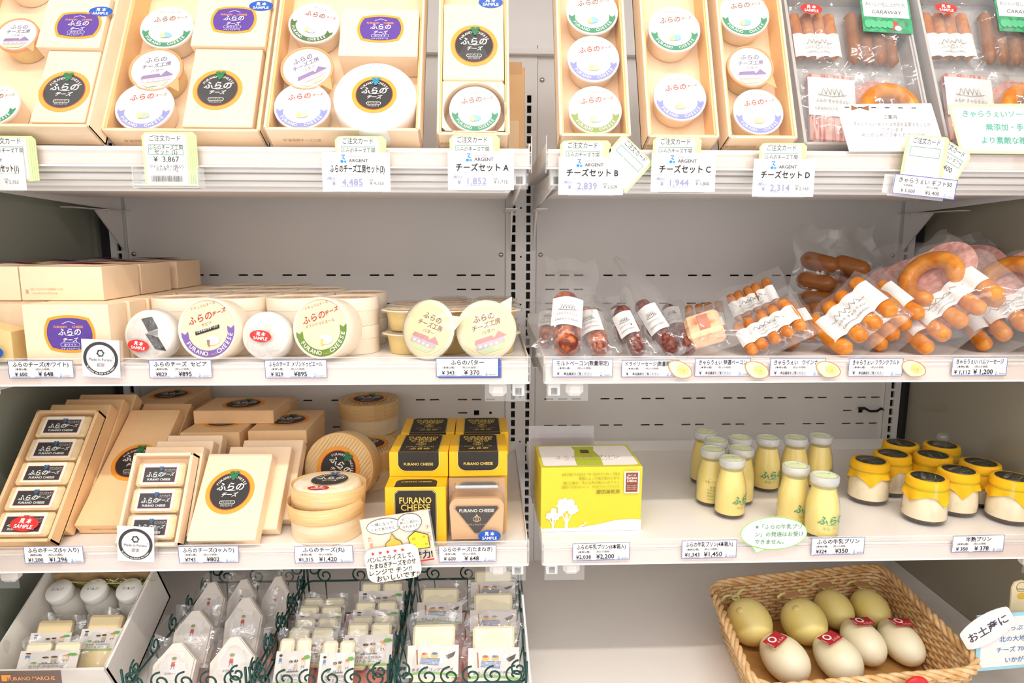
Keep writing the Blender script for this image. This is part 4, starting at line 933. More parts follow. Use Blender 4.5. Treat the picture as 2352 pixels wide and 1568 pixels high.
# ------------------------------------------------------------------ third shelf: flat cheese boxes, wooden boxes, yellow cartons
random.seed(21)
BUFF = mat('buff_box', 'f5cd9b', .55, noise_amt=.03, nscale=70, bump=.06, bscale=700)
def lean_box(xl, xr, yc, L, lean, D, label, name='flat_cheese_box', cat='cheese box', m=BUFF, group='flat cheese boxes', yaw=0, tray=False, z=S3):
    """box leaning back, rear lower edge at y = yc on the shelf"""
    W = xr-xl; M = T((xl+xr)/2, yc, z+.0005) @ RZ(yaw) @ RX(90-lean); t = thing(name, label, cat, M, group)
    if not tray: MB().box((0, L/2, D/2), (W, L, D), m, bev=.0012).build('body', t)
    else:
        b = MB(); w_ = .005; b.box((0, L/2, .0015), (W, L, .003), m)
        for s in (-1, 1): b.box((s*(W/2-w_/2), L/2, D/2), (w_, L, D), m, bev=.0008)
        for y_ in (w_/2, L-w_/2): b.box((0, y_, D/2), (W, w_, D), m, bev=.0008)
        b.build('tray', t)
        f = MB(); f.grid(lambda u, v: ((u-.5)*(W-.002), v*L, D+.0012+.0008*noise.noise(Vector((u*5, v*8, W)))), 8, 12, WRAP); f.build('cellophane', t)
    return t, M, W
def bar_label():
    a = Art(); a.rrect(-.044, -.025, .044, .025, .003, 'fbf3e2'); a.rect(-.0385, -.0195, .0385, .0165, 'c0392b'); a.rect(-.0375, -.0185, .0375, .0155, '2e2a2b')
    logo(a, -.012, -.006, .0145, 'f8f5ee', sub=False); a.text('チーズ', .020, -.004, .0095, 'f8f5ee', shear=.3, bold=.015); a.text('FURANO CHEESE', 0, -.0155, .0072, 'f8f5ee', bold=.02)
    a.text('ワインチェダー', .024, .009, .0042, 'f8f5ee'); a.text('ナチュラルチーズ', .024, .0055, .0036, 'd8d4ce'); grapes(a, .002, .0105, .0042, '2f5f8f'); return a
CHED = mat('wine_cheddar', 'f7dfb0', .4, hex2='efcf9c', lohi=(.35, .6), nscale=55, bump=.25, bscale=60, sss=.1)
def fill_bars(M, W, L, n, D, lab, top=0.0):
    pitch = (L-.016-top)/n
    for k in range(n):
        y = L-.008-top-pitch*(k+.5); bw, bh = W-.020, pitch-.0035
        o = thing('cheese_bar', lab[k], 'cheese', M @ T(0, y, .0032), 'wrapped cheese bars')
        b = MB(); b.box((0, 0, .0105), (bw, bh, .021), CHED, bev=.0035); b.build('cheese', o); put('label', shared('bar_label', bar_label), o, T(0, 0, .0211) @ Matrix.Diagonal((bw/.115, bh/.0565, 1, 1)))
ORD = ('first', 'second', 'third', 'fourth', 'fifth')
# box of five and the closed boxes behind it
D5 = .027
t, M, W = lean_box(-.853, -.748, -.4700, .229, 43, D5, 'open long box of five wrapped cheese bars', tray=True, name='cheese_tray')
fill_bars(M, W, .229, 5, D5, ['%s cheese bar from the top edge of the five bar box' % ORD[k] for k in range(5)])
put('sample_sticker', REDS(), t, T(.006, .027, D5+.003) @ RZ(-4) @ Matrix.Diagonal((.044, .044, 1, 1)))
for k in range(3): lean_box(-.853+.002*k, -.748+.002*k, -.4700+.0385*(k+1), .229, 43, D5, '%s closed box behind the five bar box' % ORD[k])
# long closed boxes with a round label
t, M, W = lean_box(-.7425, -.6515, -.424, .240, 54, .026, 'long closed buff box with round black label', m=BUFF, yaw=0)
put('label', RL(), t, T(.006, .122, .0262) @ Matrix.Diagonal((.0385, .0385, 1, 1)))
a = Art(0); a.text('この箱は牛乳パックなどの再生紙を使用しています。', .0, 0, .0045, '6d5238', wmax=.07); a.build('print', t, T(.01, -.0006, .012) @ RX(90))
lean_box(-.7415, -.6505, -.378, .240, 54, .026, 'long closed buff box behind the long labelled box')
# box of three and the boxes behind it
t, M, W = lean_box(-.6455, -.5505, -.478, .145, 32, .026, 'open box of three wrapped cheese bars', tray=True, name='cheese_tray', m=CREAM)
fill_bars(M, W, .145, 3, .026, ['%s cheese bar from the top edge of the three bar box' % ORD[k] for k in range(3)], .006)
for k in range(3): lean_box(-.6455+.003*(k+1), -.5505+.003*(k+1), -.478+.0318*(k+1), .145, 32, .026, '%s closed box behind the three bar box' % ORD[k], m=CREAM)
# closed box with round label, and those behind it
t, M, W = lean_box(-.5400, -.4345, -.4745, .147, 44, .026, 'closed cream box with bright orange ringed round label', m=CREAM)
put('label', RL(), t, T(-.003, .080, .0262) @ Matrix.Diagonal((.0385, .0385, 1, 1)))
a = Art(0); a.text('この箱は牛乳パックなどの再生紙を使用しています。', .0, 0, .0045, '6d5238', wmax=.07); a.build('print', t, T(0, -.0006, .012) @ RX(90))
for k in range(2): lean_box(-.5190+.010*k, -.4135+.010*k, -.4372+.0372*k, .147, 44, .026, '%s closed box behind the orange ringed label box' % ORD[k], m=CREAM)
# flat stacks at the back
def flat_box(cx, cy, z, W, Dp, label, yaw=0, lab=True, H=.026):
    t = thing('flat_cheese_box', label, 'cheese box', T(cx, cy, z) @ RZ(yaw), 'flat cheese boxes'); MB().box((0, 0, H/2), (W, Dp, H), BUFF, bev=.0012).build('body', t)
    if lab: put('label', RL(), t, T(0, 0, H+.0002) @ Matrix.Diagonal((.039, .039, 1, 1)))
    return t
for k in range(5): flat_box(-.4620+(random.uniform(-.003, .003) if k < 4 else 0), -.2120+random.uniform(-.003, .003), S3+.0005+.0263*k, .106, .147, 'top box of the flat stack beside the round wooden boxes' if k == 4 else 'box in the flat stack beside the round wooden boxes', random.uniform(-2, 2) if k < 4 else 1, k == 4)
for k in range(5): flat_box(-.5790, -.2210, S3+.0005+.0263*k, .106, .147, 'upper flat box with round label behind the leaning boxes' if k == 4 else 'flat box under the labelled one behind the leaning boxes', 0, k == 4)
flat_box(-.556, -.186, S3+.0005+.0263*5, .150, .106, 'raised flat box with round label lying across the rear stacks')
for k in range(5): flat_box(-.572, -.0790, S3+.0005+.0263*k, .150, .104, 'flat box of the rear stack under the raised labelled box', 0, False)
for k in range(6): flat_box(-.735, -.105, S3+.0005+.0263*k, .106, .147, 'top flat box in the rear stack beside the end upright' if k == 5 else 'flat box in the rear stack beside the end upright', 3 if k == 5 else 0, k == 5)
# round wooden boxes
WOOD = mat('bentwood', 'f0cd96', .5, hex2='e3b778', lohi=(.3, .7), nscale=14, stretch=(2, 2, 40), bump=.2, bscale=60)
WOODP = mat('bentwood_pale', 'f8e6c4', .45, hex2='efd6aa', lohi=(.3, .7), nscale=14, stretch=(2, 2, 40))
WTOP = mat('wood_lid', 'f3d8a6', .5, hex2='e4c188', lohi=(.3, .7), nscale=30, stretch=(40, 1.2, 1))
def wood_box(M, r, h, label, lab=True):
    t = thing('round_wooden_box', label, 'wooden box', M, 'round wooden cheese boxes')
    MB().lathe([(r*.965, 0), (r*.97, .001), (r*.97, h*.62)], WOODP, 44).build('base', t)
    l = MB(); l.lathe([(r, h*.50), (r, h-.0012), (r*.985, h), (r*.96, h-.0008), (.001, h-.0008)], WOOD, 44, caps=False)
    lo = l.build('lid', t)
    g = MB()
    for i in range(22):                   # ribs of the corrugated lid
        x = -r*.93+r*1.86*i/21; hl = math.sqrt(max(0, (r*.945)**2-x*x)); g.box((x, 0, h-.0002), (r*.045, 2*hl, .0014), WTOP)
    g.build('lid_veneer', lo); MB().box((0, -r*1.0, h*.74), (.020, .0014, h*.46), WOOD).build('band_joint', lo, RZ(30))
    if lab: put('label', RL(), lo, T(0, 0, h+.0008) @ Matrix.Diagonal((r*.62, r*.62, 1, 1)))
    return t
wood_box(T(-.334, -.068, S3+.0005), .0635, .068, 'round wooden box at the bottom of the rear stack')
wood_box(T(-.3325, -.067, S3+.0695), .0640, .068, 'round wooden box on top of the rear stack')
t = wood_box(T(-.312, -.196, S3+.0005) @ RZ(20), .0630, .076, 'round wooden box with lid label, before the rear stack')
a = Art(0); a.ell(0, 0, .011, .017, '5a4632'); a.ell(0, 0, .010, .016, 'e8c184'); a.text('チーズ', 0, .001, .008, '5a4632'); a.text('工房', 0, -.008, .008, '5a4632'); a.wrap(.0645); a.build('side_stamp', t, T(0, 0, .036) @ RZ(-2))
c = at_y(783, 1070, -.285)
wood_box(T(c.x+.008, -.300, S3+.0680) @ RZ(-8) @ RX(90-10) @ RZ(-35) @ T(0, 0, -.028), .0640, .052, 'round wooden box standing on edge, lid to the front')
t = thing('open_wooden_box', 'open round wooden box showing a marbled cheese with label', 'wooden box', T(-.3385, -.4235, S3+.0005))
MB().lathe([(.0575, 0), (.058, .001), (.0585, .046)], WOODP, 48).build('base', t)
MB().lathe([(.0600, .033), (.0612, .034), (.0622, .060), (.0612, .060), (.0600, .035)], WOOD, 48, caps=False).build('lid_band', t, RY(-1.5))
MB().lathe([(.0570, .050), (.0590, .051), (.0605, .083), (.0590, .083), (.0570, .052)], WOOD, 48, caps=False).build('inner_band', t, RY(2) @ RX(-3))
ch = MB().lathe([(.052, .05), (.055, .060), (.0555, .078), (.053, .0835), (.048, .085), (.001, .0855)], mat('marbled_cheese', 'f6e2bd', .4, hex2='fbf0da', lohi=(.45, .55), nscale=40, sss=.1), 48, caps=False).build('cheese', t, RX(-3))
def cheese_label():
    a = Art(0); a.ell(0, 0, 1, 1, 'e3d6ae', 40); a.ell(0, 0, .96, .96, '3b3735', 40); a.arc('FURANO', 0, 0, .72, 130, .2, 'f3efe8', 12); a.arc('CHEESE', 0, 0, .72, 50, .2, 'f3efe8', 12); logo(a, 0, .0, .5, 'f8f5ee'); grapes(a, .05, .78, .20, '3a6a9a'); return a
put('label', cheese_label().mesh('cheese_label'), t, T(.004, .006, .0866) @ RX(-3) @ Matrix.Diagonal((.031, .031, 1, 1)))
put('sample_sticker', REDS(), t, T(-.004, -.036, .0885) @ RX(-3) @ Matrix.Diagonal((.034, .034, 1, 1)))
f = MB().box((.0, -.0602, .072), (.020, .0008, .014), WRAP); f.build('clear_tape', t)
# yellow onion cheese cartons
YEL = mat('yellow_carton', 'f3bb1b', .4, noise_amt=.03); YB = '2c2620'; GOLD = 'e9c862'
YW, YH, YD = .0950, .0970, .0420
def onion(a, x, y, r, col):
    for k in (-1, -.45, 0, .45, 1): a.line([(x, y+r*1.15), (x+k*r*.9, y+r*.35), (x+k*r*.95, y-r*.25), (x, y-r*.75)], r*.12, col); a.z -= a.DZ
    a.lay(); a.line([(x-r*.12, y+r*1.0), (x, y+r*1.5), (x+r*.12, y+r*1.0)], r*.14, col)
def yface(full):
    a = Art(); W = .068
    def tomb(k): return [(-W/2+k, -.0485), (W/2-k, -.0485), (W/2-k, .040-k), (W/2-.006-k, .0455-k), (-W/2+.006+k, .0455-k), (-W/2+k, .040-k)]
    a.poly(tomb(0), GOLD); a.poly(tomb(.0012), YB); a.poly(tomb(.0018), GOLD); a.poly(tomb(.0024), YB)
    a.text('FURANO', 0, .022, .0145, GOLD, wmax=.050, bold=.015); a.text('CHEESE', 0, .0105, .0145, GOLD, wmax=.046, bold=.015); a.text('たまねぎ', 0, .0005, .0095, GOLD, bold=.01)
    onion(a, 0, -.012, .0085, GOLD); a.text('[ナチュラルチーズ]', 0, -.0275, .0052, GOLD); a.text('ふらの', 0, -.040, .011, GOLD, shear=.2, bold=.015); return a
def ylip():
    a = Art(); W = .068; pts = [(-W/2, .0400), (W/2, .0400)]+[(W/2-.014+.014*cos(R(-q)), .020-.0+(-.0125)*sin(R(q))) for q in range(0, 91, 15)]+[(-W/2+.014-.014*sin(R(q)), .020-.0125*cos(R(q))) for q in range(0, 91, 15)]
    a.poly(pts, GOLD); a.poly([(x*.965, .0405 if y > .03 else .0015+y*.965+.0) for x, y in pts], YB); a.text('FURANO CHEESE', 0, .018, .0062, GOLD, bold=.02); return a
def yellow(M, label, standing):
    """local: X width, Y depth away from the customer, Z up"""
    t = thing('yellow_carton', label, 'cheese carton', M, 'yellow onion cheese cartons')
    if standing:
        MB().box((0, YD/2, YH/2), (YW, YD, YH), YEL, bev=.001).build('body', t); put('face_label', shared('yface', lambda: yface(1)), t, T(0, -.0003, YH/2+.0005) @ FRONT)
        put('lip_label', shared('ylip', ylip), t, T(0, YD+.0, YH+.0003) @ Matrix.Diagonal((1, -1, 1, 1)) @ T(0, .0, 0))
    else:
        MB().box((0, YH/2, YD/2), (YW, YH, YD), YEL, bev=.001).build('body', t); put('face_label', shared('yface', lambda: yface(1)), t, T(0, YH/2+.0005, YD+.0004))
        put('lip_label', shared('ylip', ylip), t, T(0, -.0004, YD-.040) @ FRONT)
    return t
xA, xB = -.1862, -.0895
yellow(T(xA, -.484, S3+.0005), 'yellow carton standing upright behind the handwritten notes', True)
for x, w_ in ((xA, 'left'), (xB, 'right')):
    pass
for i, (x, nb) in enumerate(((xA, 'above the upright yellow carton'), (xB, 'above the wrapped sample wedge'))):
    for k in range(2): yellow(T(x+.002*k, -.439+.043*k+(0 if i == 0 else .006), S3+.0005), '%s hidden upright yellow carton of the column %s' % (ORD[k], nb), True)
    for k in range(2): yellow(T(x+.003, -.333+.043*k+.008, S3+.0005), '%s rear upright yellow carton of the column %s' % (ORD[k], nb), True)
    yellow(T(x+.001, -.440, S3+YH+.0010) @ RZ(-1+2*i), 'yellow carton lying face up %s' % nb, False)
    yellow(T(x+.006, -.333, S3+YH+.0010) @ RZ(1), 'yellow carton lying at the rear %s' % nb, False)
# wrapped sample wedge
t = thing('cheese_sample', 'wrapped buff cheese wedge with triangular dark label', 'cheese sample', T(-.0905, -.484, S3+.0005) @ FRONT)
b = MB(); pts = [(-.040, .004), (.040, .004), (.043, .058)]+[(.043-.012+.012*cos(R(q)), .058+.014*sin(R(q))) for q in (20, 45, 70, 90)]+[(-.031+.012*cos(R(q)), .058+.014*sin(R(q))) for q in (90, 110, 135, 160)]+[(-.043, .058)]
b.prism(pts, .030, mat('buff_wax', 'd9ab7c', .35, noise_amt=.05, nscale=20), T(0, .004, -.034)); b.build('cheese', t)
MB().box((0, .049, -.0405), (.092, .094, .004), mat('sample_tray', 'c9a27e', .4)).build('tray', t)
a = Art(0); tri = [(-.032, .062), (.032, .062), (.034, .058), (.004, .018), (0, .0165), (-.004, .018), (-.034, .058)]; a.poly([(x*1.06, .044+(y-.044)*1.06) for x, y in tri], 'b98e68'); a.poly(tri, '3a2f2a'); a.text('FURANO CHEESE', 0, .052, .0072, 'e8dfd2', wmax=.055, bold=.015); onion(a, 0, .040, .0062, 'd9b98a'); a.text('ナチュラルチーズ', 0, .030, .0036, 'd9b98a'); a.build('label', t, T(0, .002, -.0030))
f = MB(); f.box((0, .050, -.021), (.0945, .099, .044), WRAP, bev=.003); f.build('wrapper', t); MB().box((0, .0955, -.010), (.070, .006, .020), mat('foil_fold', 'c9c9cc', .2, metal=.8), bev=.002).build('foil_fold', t)
put('sample_sticker', BLUES(), t, T(.020, .016, .0016) @ Matrix.Diagonal((.036, .036, 1, 1)))
# handwritten notes on the rail
y = -.505; p = at_y(915, 1240, y)
t = thing('handwritten_note', 'cream square note with onion and cheese doodles', 'note', T(p.x, y, p.z) @ RY(-8.5) @ FRONT); NW, NH = .106, .082
MB().box((0, 0, -.002), (NW, NH, .0006), mat('cream_note', 'fbe8cc', .55, noise_amt=.02)).build('card', t)
MB().box((.001, 0, -.0005), (NW+.004, NH+.003, .0006), CLEAR).build('clear_sleeve', t)
a = Art(0); K = '2a2522'
for (cx, cy, rx, ry) in ((-.018, .026, .026, .012), (.022, .026, .018, .014)): a.ell(cx, cy, rx+.0008, ry+.0008, K); a.ell(cx, cy, rx, ry, 'fdf3e2')
a.text('一緒になって', -.020, .028, .0058, K); a.text('くれてありがとう!', -.016, .020, .0055, K); a.text('君こそと', .020, .030, .005, '9c8b74'); a.text('新しい自分に', .022, .025, .005, K); a.text('なれるんだ!!', .024, .018, .0052, K)
on_ = [(-.022, -.012), (-.019, -.002), (-.012, .003), (-.008, .012), (-.004, .003), (.003, -.002), (.006, -.012), (.002, -.022), (-.018, -.022)]
a.poly([(x*1.07+.0006, -.008+(y_+.008)*1.07) for x, y_ in on_], K); a.poly(on_, 'efb64a')
chz = [(.016, .002), (.028, .010), (.046, .002), (.046, -.018), (.022, -.018), (.018, -.010)]
a.poly([(.031+(x-.031)*1.07, -.004+(y_+.004)*1.09) for x, y_ in chz], K); a.poly(chz, 'f2d63a')
for hx, hy, hr in ((.024, -.001, .003), (.040, .000, .0025), (.042, -.012, .0025), (.023, -.011, .0022)): a.ell(hx, hy, hr, hr*.8, 'cfa71e', 12)
for k, ch_ in enumerate('たまねぎ'): a.text(ch_, -.042, .006-.010*k, .0085, 'd0603a'); a.z -= a.DZ
for k, ch_ in enumerate('チーズ'): a.text(ch_, .048, .012-.0095*k, .008, 'd0603a'); a.z -= a.DZ
a.lay(); a.text('魅力!', .034, -.034, .0135, K, bold=.03); a.rect(.018, -.0395, .050, -.037, 'd8232a'); a.build('handwriting', t, T(0, 0, .0))
y = -.508; p = at_y(903, 1293, y)
t = thing('handwritten_note', 'rounded cream note with red stars and brush lettering', 'note', T(p.x, y, p.z) @ RY(-8) @ FRONT); NW, NH = .084, .056
pts = []
for cx, cy, q in ((NW/2-.014, -NH/2+.014, -90), (NW/2-.014, NH/2-.014, 0), (-NW/2+.014, NH/2-.014, 90), (-NW/2+.014, -NH/2+.014, 180)): pts += [(cx+.014*cos(R(q+15*i)), cy+.014*sin(R(q+15*i))) for i in range(7)]
MB().prism(pts, .0006, mat('cream_note_round', 'fdf1dd', .55, noise_amt=.02)).build('card', t)
a = Art(.0008)
for k in range(5):
    cx, cy = -.028+.0115*k, .020; a.poly([(cx+(.0036 if i % 2 == 0 else .0015)*cos(R(90+36*i)), cy+(.0036 if i % 2 == 0 else .0015)*sin(R(90+36*i))) for i in range(10)], 'd8322c'); a.z -= a.DZ
a.lay()
for k, (s_, x_, h_) in enumerate((('パンにスライスして、', -.003, .0100), ('たまねぎチーズをのせ', -.001, .0100), ('レンジで チン!!', -.006, .0100), ('おいしいです!!', .004, .0105))): a.text(s_, x_, .0065-.0107*k, h_, K, shear=.1, bold=.015, wmax=.072)
a.build('handwriting', t)
# ------------------------------------------------------------------ third shelf: lime carton, card stand, pudding bottles and jars
LIME = mat('lime_carton', 'd8cc36', .45, noise_amt=.02)
x0, x1, yb, HB, DB = .0140, .1825, -.438, .1105, .118
t = thing('pudding_carton', 'lime green pudding carton with white trees and label', 'carton', T((x0+x1)/2, yb, S3+.0005) @ RZ(1.2)); W = x1-x0
MB().box((0, DB/2, HB/2), (W, DB, HB), LIME, bev=.001).build('body', t)
a = Art(); a.poly([(-W/2, 0), (W/2, 0), (W/2, .018), (W*.42, .020), (W*.25, .0185), (W*.08, .012), (-W*.12, .0065), (-W/2, .006)], 'fbf3f0')
def tree(x, y, s):
    a.poly([(x-.002*s, y), (x+.002*s, y), (x+.0012*s, y+.02*s), (x-.0012*s, y+.02*s)], 'fbf3f0'); random.seed(int(x*1e4)+3)
    for (u, v) in ((.0, .008), (-.007, .014), (.008, .014)): a.line([(x, y+.006*s), (x+u*s, y+(v+.008)*s)], .0016*s, 'fbf3f0'); a.z -= a.DZ*.5
    for k in range(22):
        q = random.uniform(0, 2*pi); rr = random.uniform(0, 1)**.5; a.ell(x+rr*cos(q)*.015*s, y+.029*s+rr*sin(q)*.009*s, random.uniform(.003, .0055)*s, random.uniform(.0025, .0045)*s, 'fbf3f0', 9); a.z -= a.DZ*.8
    a.lay()
tree(-W*.245, .006, 1.28); tree(-W*.38, .006, .86)
a.poly([(-W*.12, .010), (-W*.07, .0108), (-W*.068, .016), (-W*.045, .0175), (-W*.05, .0145), (-W*.06, .0135), (-W*.062, .0095), (-W*.066, .0125), (-W*.105, .012), (-W*.108, .0075), (-W*.118, .0075)], 'fbf3f0')
for k, s_ in enumerate(('本来の味がそのままの「均一化されていない」牛乳は、', '季節によって味が変わります。', '夏には夏の、冬には冬の味わいのプリン。', '自然がいちばんおいしい、それがフラノデリスです。')): a.text(s_, W*.28, .0975-.0072*k, .0052, '8a7a22', 'r', wmax=W*.58)
a.text('藤田美知男', W*.27, .066, .0080, '5f4a1a', 'r', shear=.15)
a.rect(W*.315, .066, W*.465, .1035, 'fbf3f0'); a.rect(W*.33, .068, W*.45, .1015, '8a4434')
a.text('菓子工房', W*.39, .0955, .0035, 'f3e6dc'); a.text('Furano', W*.39, .0905, .0062, 'f3e6dc', bold=.02); a.text('Délice', W*.39, .0855, .0062, 'f3e6dc', bold=.02)
for k in range(3): a.text('furano delice', W*.39, .0785-.0030*k, .003, 'e3cfc2')
a.build('front_print', t, T(0, -.0003, 0) @ FRONT)
a = Art(); a.rrect(-W*.47, .008, W*.47, DB-.008, .006, 'f8f0ea')
a.poly([(-W*.14, .009), (W*.12, .009), (W*.135, .045), (W*.10, .085), (W*.12, DB-.012), (-W*.12, DB-.012), (-W*.10, .085), (-W*.135, .045)], 'b4bf2e'); a.rect(-W*.045, .070, W*.045, .088, '5a3a28')
a.text('ふらの牛乳プリン', 0, .042, .019, 'c9a08a', wmax=W*.66); a.text("Lait du matin, c'est le jardin de fleurs", 0, .034, .0055, 'b9a08a'); a.build('top_print', t, T(0, 0, HB+.0002))
a = Art()
for k in range(5): a.text('原材料名 牛乳 生クリーム', 0, .06-.006*k, .004, '8a7a22')
a.build('side_print', t, T(-W/2-.0003, DB*.5, .02) @ RZ(-90) @ FRONT)
# acrylic card stand behind it
p = at_y(1288, 1020, -.285)
t = thing('card_stand', 'clear acrylic stand holding a faded pink card behind the lime carton', 'card stand', T(p.x+.003, -.285, S3+.0005) @ RX(90-10))
MB().box((0, .066, 0), (.124, .132, .002), film('acrylic_stand', .38, .35, .08, 'd8d2d6', bump=0)).build('pane', t); MB().box((0, .0008, .013), (.124, .0016, .026), CLEAR).build('foot', t)
MB().box((.008, .082, -.0022), (.098, .072, .0006), mat('pink_card', 'd9c3c2', .5, noise_amt=.03)).build('card', t)
a = Art(0); a.text('新発売です', .010, .080, .016, 'c6aeae'); a.build('print', t, T(0, 0, -.0017))
# pudding bottles
PUD = mat('custard', 'f8de84', .35, noise_amt=.02, sss=.15); CAR = mat('caramel', '3a1c10', .25, noise_amt=.05); GLASS = film('bottle_glass', .03, .22, .03, 'f6fbf4', bump=0)
CAPP = film('bottle_cap_plastic', .50, .35, .12, 'eef0f4', bump=0); CAPG = mat('cap_disc', 'e6efb6', .45, noise_amt=.03)
GRN = '3f9a72'; BH = .1040
def bot_front():
    a = Art(0); a.text('ふらの', 0, .030, .0165, GRN, shear=.12, bold=.02); a.line([(-.010, .0285), (.004, .027), (.016, .0285)], .0008, GRN); a.text('牛乳プリン', .001, .0195, .0068, '8fae6a'); return a.wrap(.0270)
def bot_back():
    a = Art(0); a.frame(-.014, .044, .014, .054, .0004, '8f9a4e'); a.text('名称:プリン 要冷蔵', 0, .047, .0045, '7f8a44')
    for k, s_ in enumerate(('富良野産', '牛乳使用 90g', '保存:10℃以下', '賞味期限は蓋に記載', 'www.furano-delice')): a.text(s_, -.002, .037-.0055*k, .0046, '7f9a54', wmax=.026)
    return a.wrap(.0270)
def cap_art():
    a = Art(0); a.ell(0, 0, .0178, .0178, CAPG, 30); a.line([(-.010, .006), (.008, -.008)], .0022, 'f7f9ee'); a.text('ふらのプリン', .0, .008, .0036, 'b9cc7e'); a.ell(.012, .006, .0016, .0016, '4fa86a', 8); a.text('牛乳', -.004, -.010, .0035, 'b9cc7e'); return a
def make_bottle():
    t = thing('pudding_bottle', 'x', 'pudding bottle', Matrix(), 'pudding bottles')
    MB().lathe([(.0222, .0020), (.0244, .0035), (.0248, .0060), (.0249, .0075)], CAR, 28).build('caramel', t)
    MB().lathe([(.0249, .0075), (.0250, .045), (.0243, .055), (.0215, .069), (.0182, .081), (.0177, .0835)], PUD, 28).build('pudding', t)
    MB().lathe([(.0225, 0), (.0258, .0015), (.0266, .005), (.0266, .046), (.0258, .056), (.0228, .070), (.0194, .083), (.0186, .090), (.0190, .0955), (.0205, .097)], GLASS, 32, caps=False).build('glass', t)
    c = MB().lathe([(.0196, .0895), (.0212, .0895), (.0220, .0945), (.0222, .1015), (.0214, .1035), (.0182, .1038), (.0180, .1024)], CAPP, 32, caps=False).build('cap', t)
    put('cap_label', shared('cap_art', cap_art), c, T(0, 0, .1024)); return t
LIDS = ((1893, 1094, 10, 'front'), (1842, 1073, 28, 'front'), (1682, 1052, 38, 'front'), (1637, 1030, 0, 'back'), (1758, 1004, 6, 'front'), (1828, 1004, 100, 'front'), (1885, 1000, 60, 'front'), (1703, 1028, 120, 'back'), (1621, 991, 20, 'back'), (1645, 1009, 150, 'back'), (1706, 1004, 170, 'front'))
BLAB = ('milk pudding bottle foremost on the rail, green lettering to the front', 'milk pudding bottle close behind the foremost one', 'milk pudding bottle at the front of the seven, lettering turned aside', 'milk pudding bottle showing its printed ingredients, beside the front one of seven', 'milk pudding bottle with green lettering, standing at the side of the seven', 'milk pudding bottle standing between the lettered one and the rear one', 'milk pudding bottle farthest toward the jars at the rear', 'milk pudding bottle tucked behind the front one of the seven', 'milk pudding bottle at the rear corner of the seven, nearest the lime carton', 'milk pudding bottle between the rear corner one and the ingredients one', 'milk pudding bottle behind the tucked one in the seven')
bp = make_bottle(); BC = relax([tuple(at_z(px, py, S3+.1035))[:2] for px, py, _, _ in LIDS], .0540, (.20, -.464), (.82, -.06))
for k, (px, py, rz, sd) in enumerate(LIDS):
    M = T(BC[k][0], BC[k][1], S3+.0005) @ RZ(rz)
    if k == 0: bp.matrix_basis = M; bp['label'] = BLAB[0]; o = bp
    else: o = copy_tree(bp, M, BLAB[k])
for k, (px, py, rz, sd) in enumerate(LIDS):
    o = [q for q in bpy.data.objects if q.get('label') == BLAB[k]][0]
    put('lettering', shared('bot_'+sd, bot_front if sd == 'front' else bot_back), o)
# jars under yellow cloths
CLOTH = mat('yellow_cloth', 'f4b90f', .75, noise_amt=.06, nscale=40, bump=.3, bscale=300); JLAB = mat('jar_label', '2c2a26', .35, hex2='5a5546', lohi=(.5, .62), nscale=260)
CREAMP = mat('cream_pudding', 'f8e6c4', .3, noise_amt=.02, sss=.15); JH = .0800
def make_jar():
    t = thing('pudding_jar', 'x', 'pudding jar', Matrix(), 'pudding jars with yellow cloth')
    MB().lathe([(.026, .001), (.0325, .0035), (.0355, .008), (.0358, .0100)], CAR, 30).build('caramel', t)
    MB().lathe([(.0358, .010), (.0362, .024), (.0345, .042), (.0315, .054), (.0305, .058)], CREAMP, 30).build('pudding', t)
    MB().lathe([(.027, 0), (.0345, .002), (.0372, .008), (.0376, .024), (.0360, .043), (.0328, .056), (.0315, .062), (.0325, .066)], GLASS, 32, caps=False).build('glass', t)
    n = 48
    def cl(u, v):
        q = 2*pi*u; sq_ = 1/max(abs(cos(q)), abs(sin(q))); flare = sq_-1        # square cloth: long at its corners
        if v < .28: return (.0335*v/.28*cos(q), .0335*v/.28*sin(q), .0795+.0006*(1-v))
        if v < .5: k = (v-.28)/.22; r = .0335+.0022*k; return (r*cos(q), r*sin(q), .0795-.0120*k)
        if v < .62: k = (v-.5)/.12; r = .0357-.0018*k; return (r*cos(q), r*sin(q), .0675-.004*k)
        k = (v-.62)/.38; L = .010+.032*flare**.8+.002*sin(7*q); r = .0340+(.0034+.0022*sin(q*8)+.0035*flare)*k; return (r*cos(q), r*sin(q), .0635-L*k)
    b = MB(); b.grid(cl, n, 18, CLOTH, wrap=True); b.build('cloth', t)
    MB().tube([(.0352*cos(2*pi*i/28), .0352*sin(2*pi*i/28), .0640+.0008*sin(4*pi*i/28)) for i in range(28)], .0007, ink('a9b83a'), 6, closed=True).build('green_thread', t)
    MB().lathe([(.0268, .0800), (.0270, .0806), (.001, .0808)], JLAB, 30, caps=False).build('lid_label', t)
    a = Art(0); a.text('半熟プリン', 0, .004, .008, 'b8ae96'); a.text('フラノデリス', 0, -.008, .006, '8f8670'); a.line([(-.012, -.012), (.012, -.013)], .001, '6fae4a'); a.build('lettering', t, T(0, 0, .0807))
    s = MB(); s.grid(lambda u, v: (-.0390-.004*v+.002*sin(9*v), -.010+(u-.5)*(.009-.004*v), .010+.072*v+.002*noise.noise(Vector((u*3, v*6, 0)))), 4, 12, BAG); s.build('spoon_sleeve', t); return t
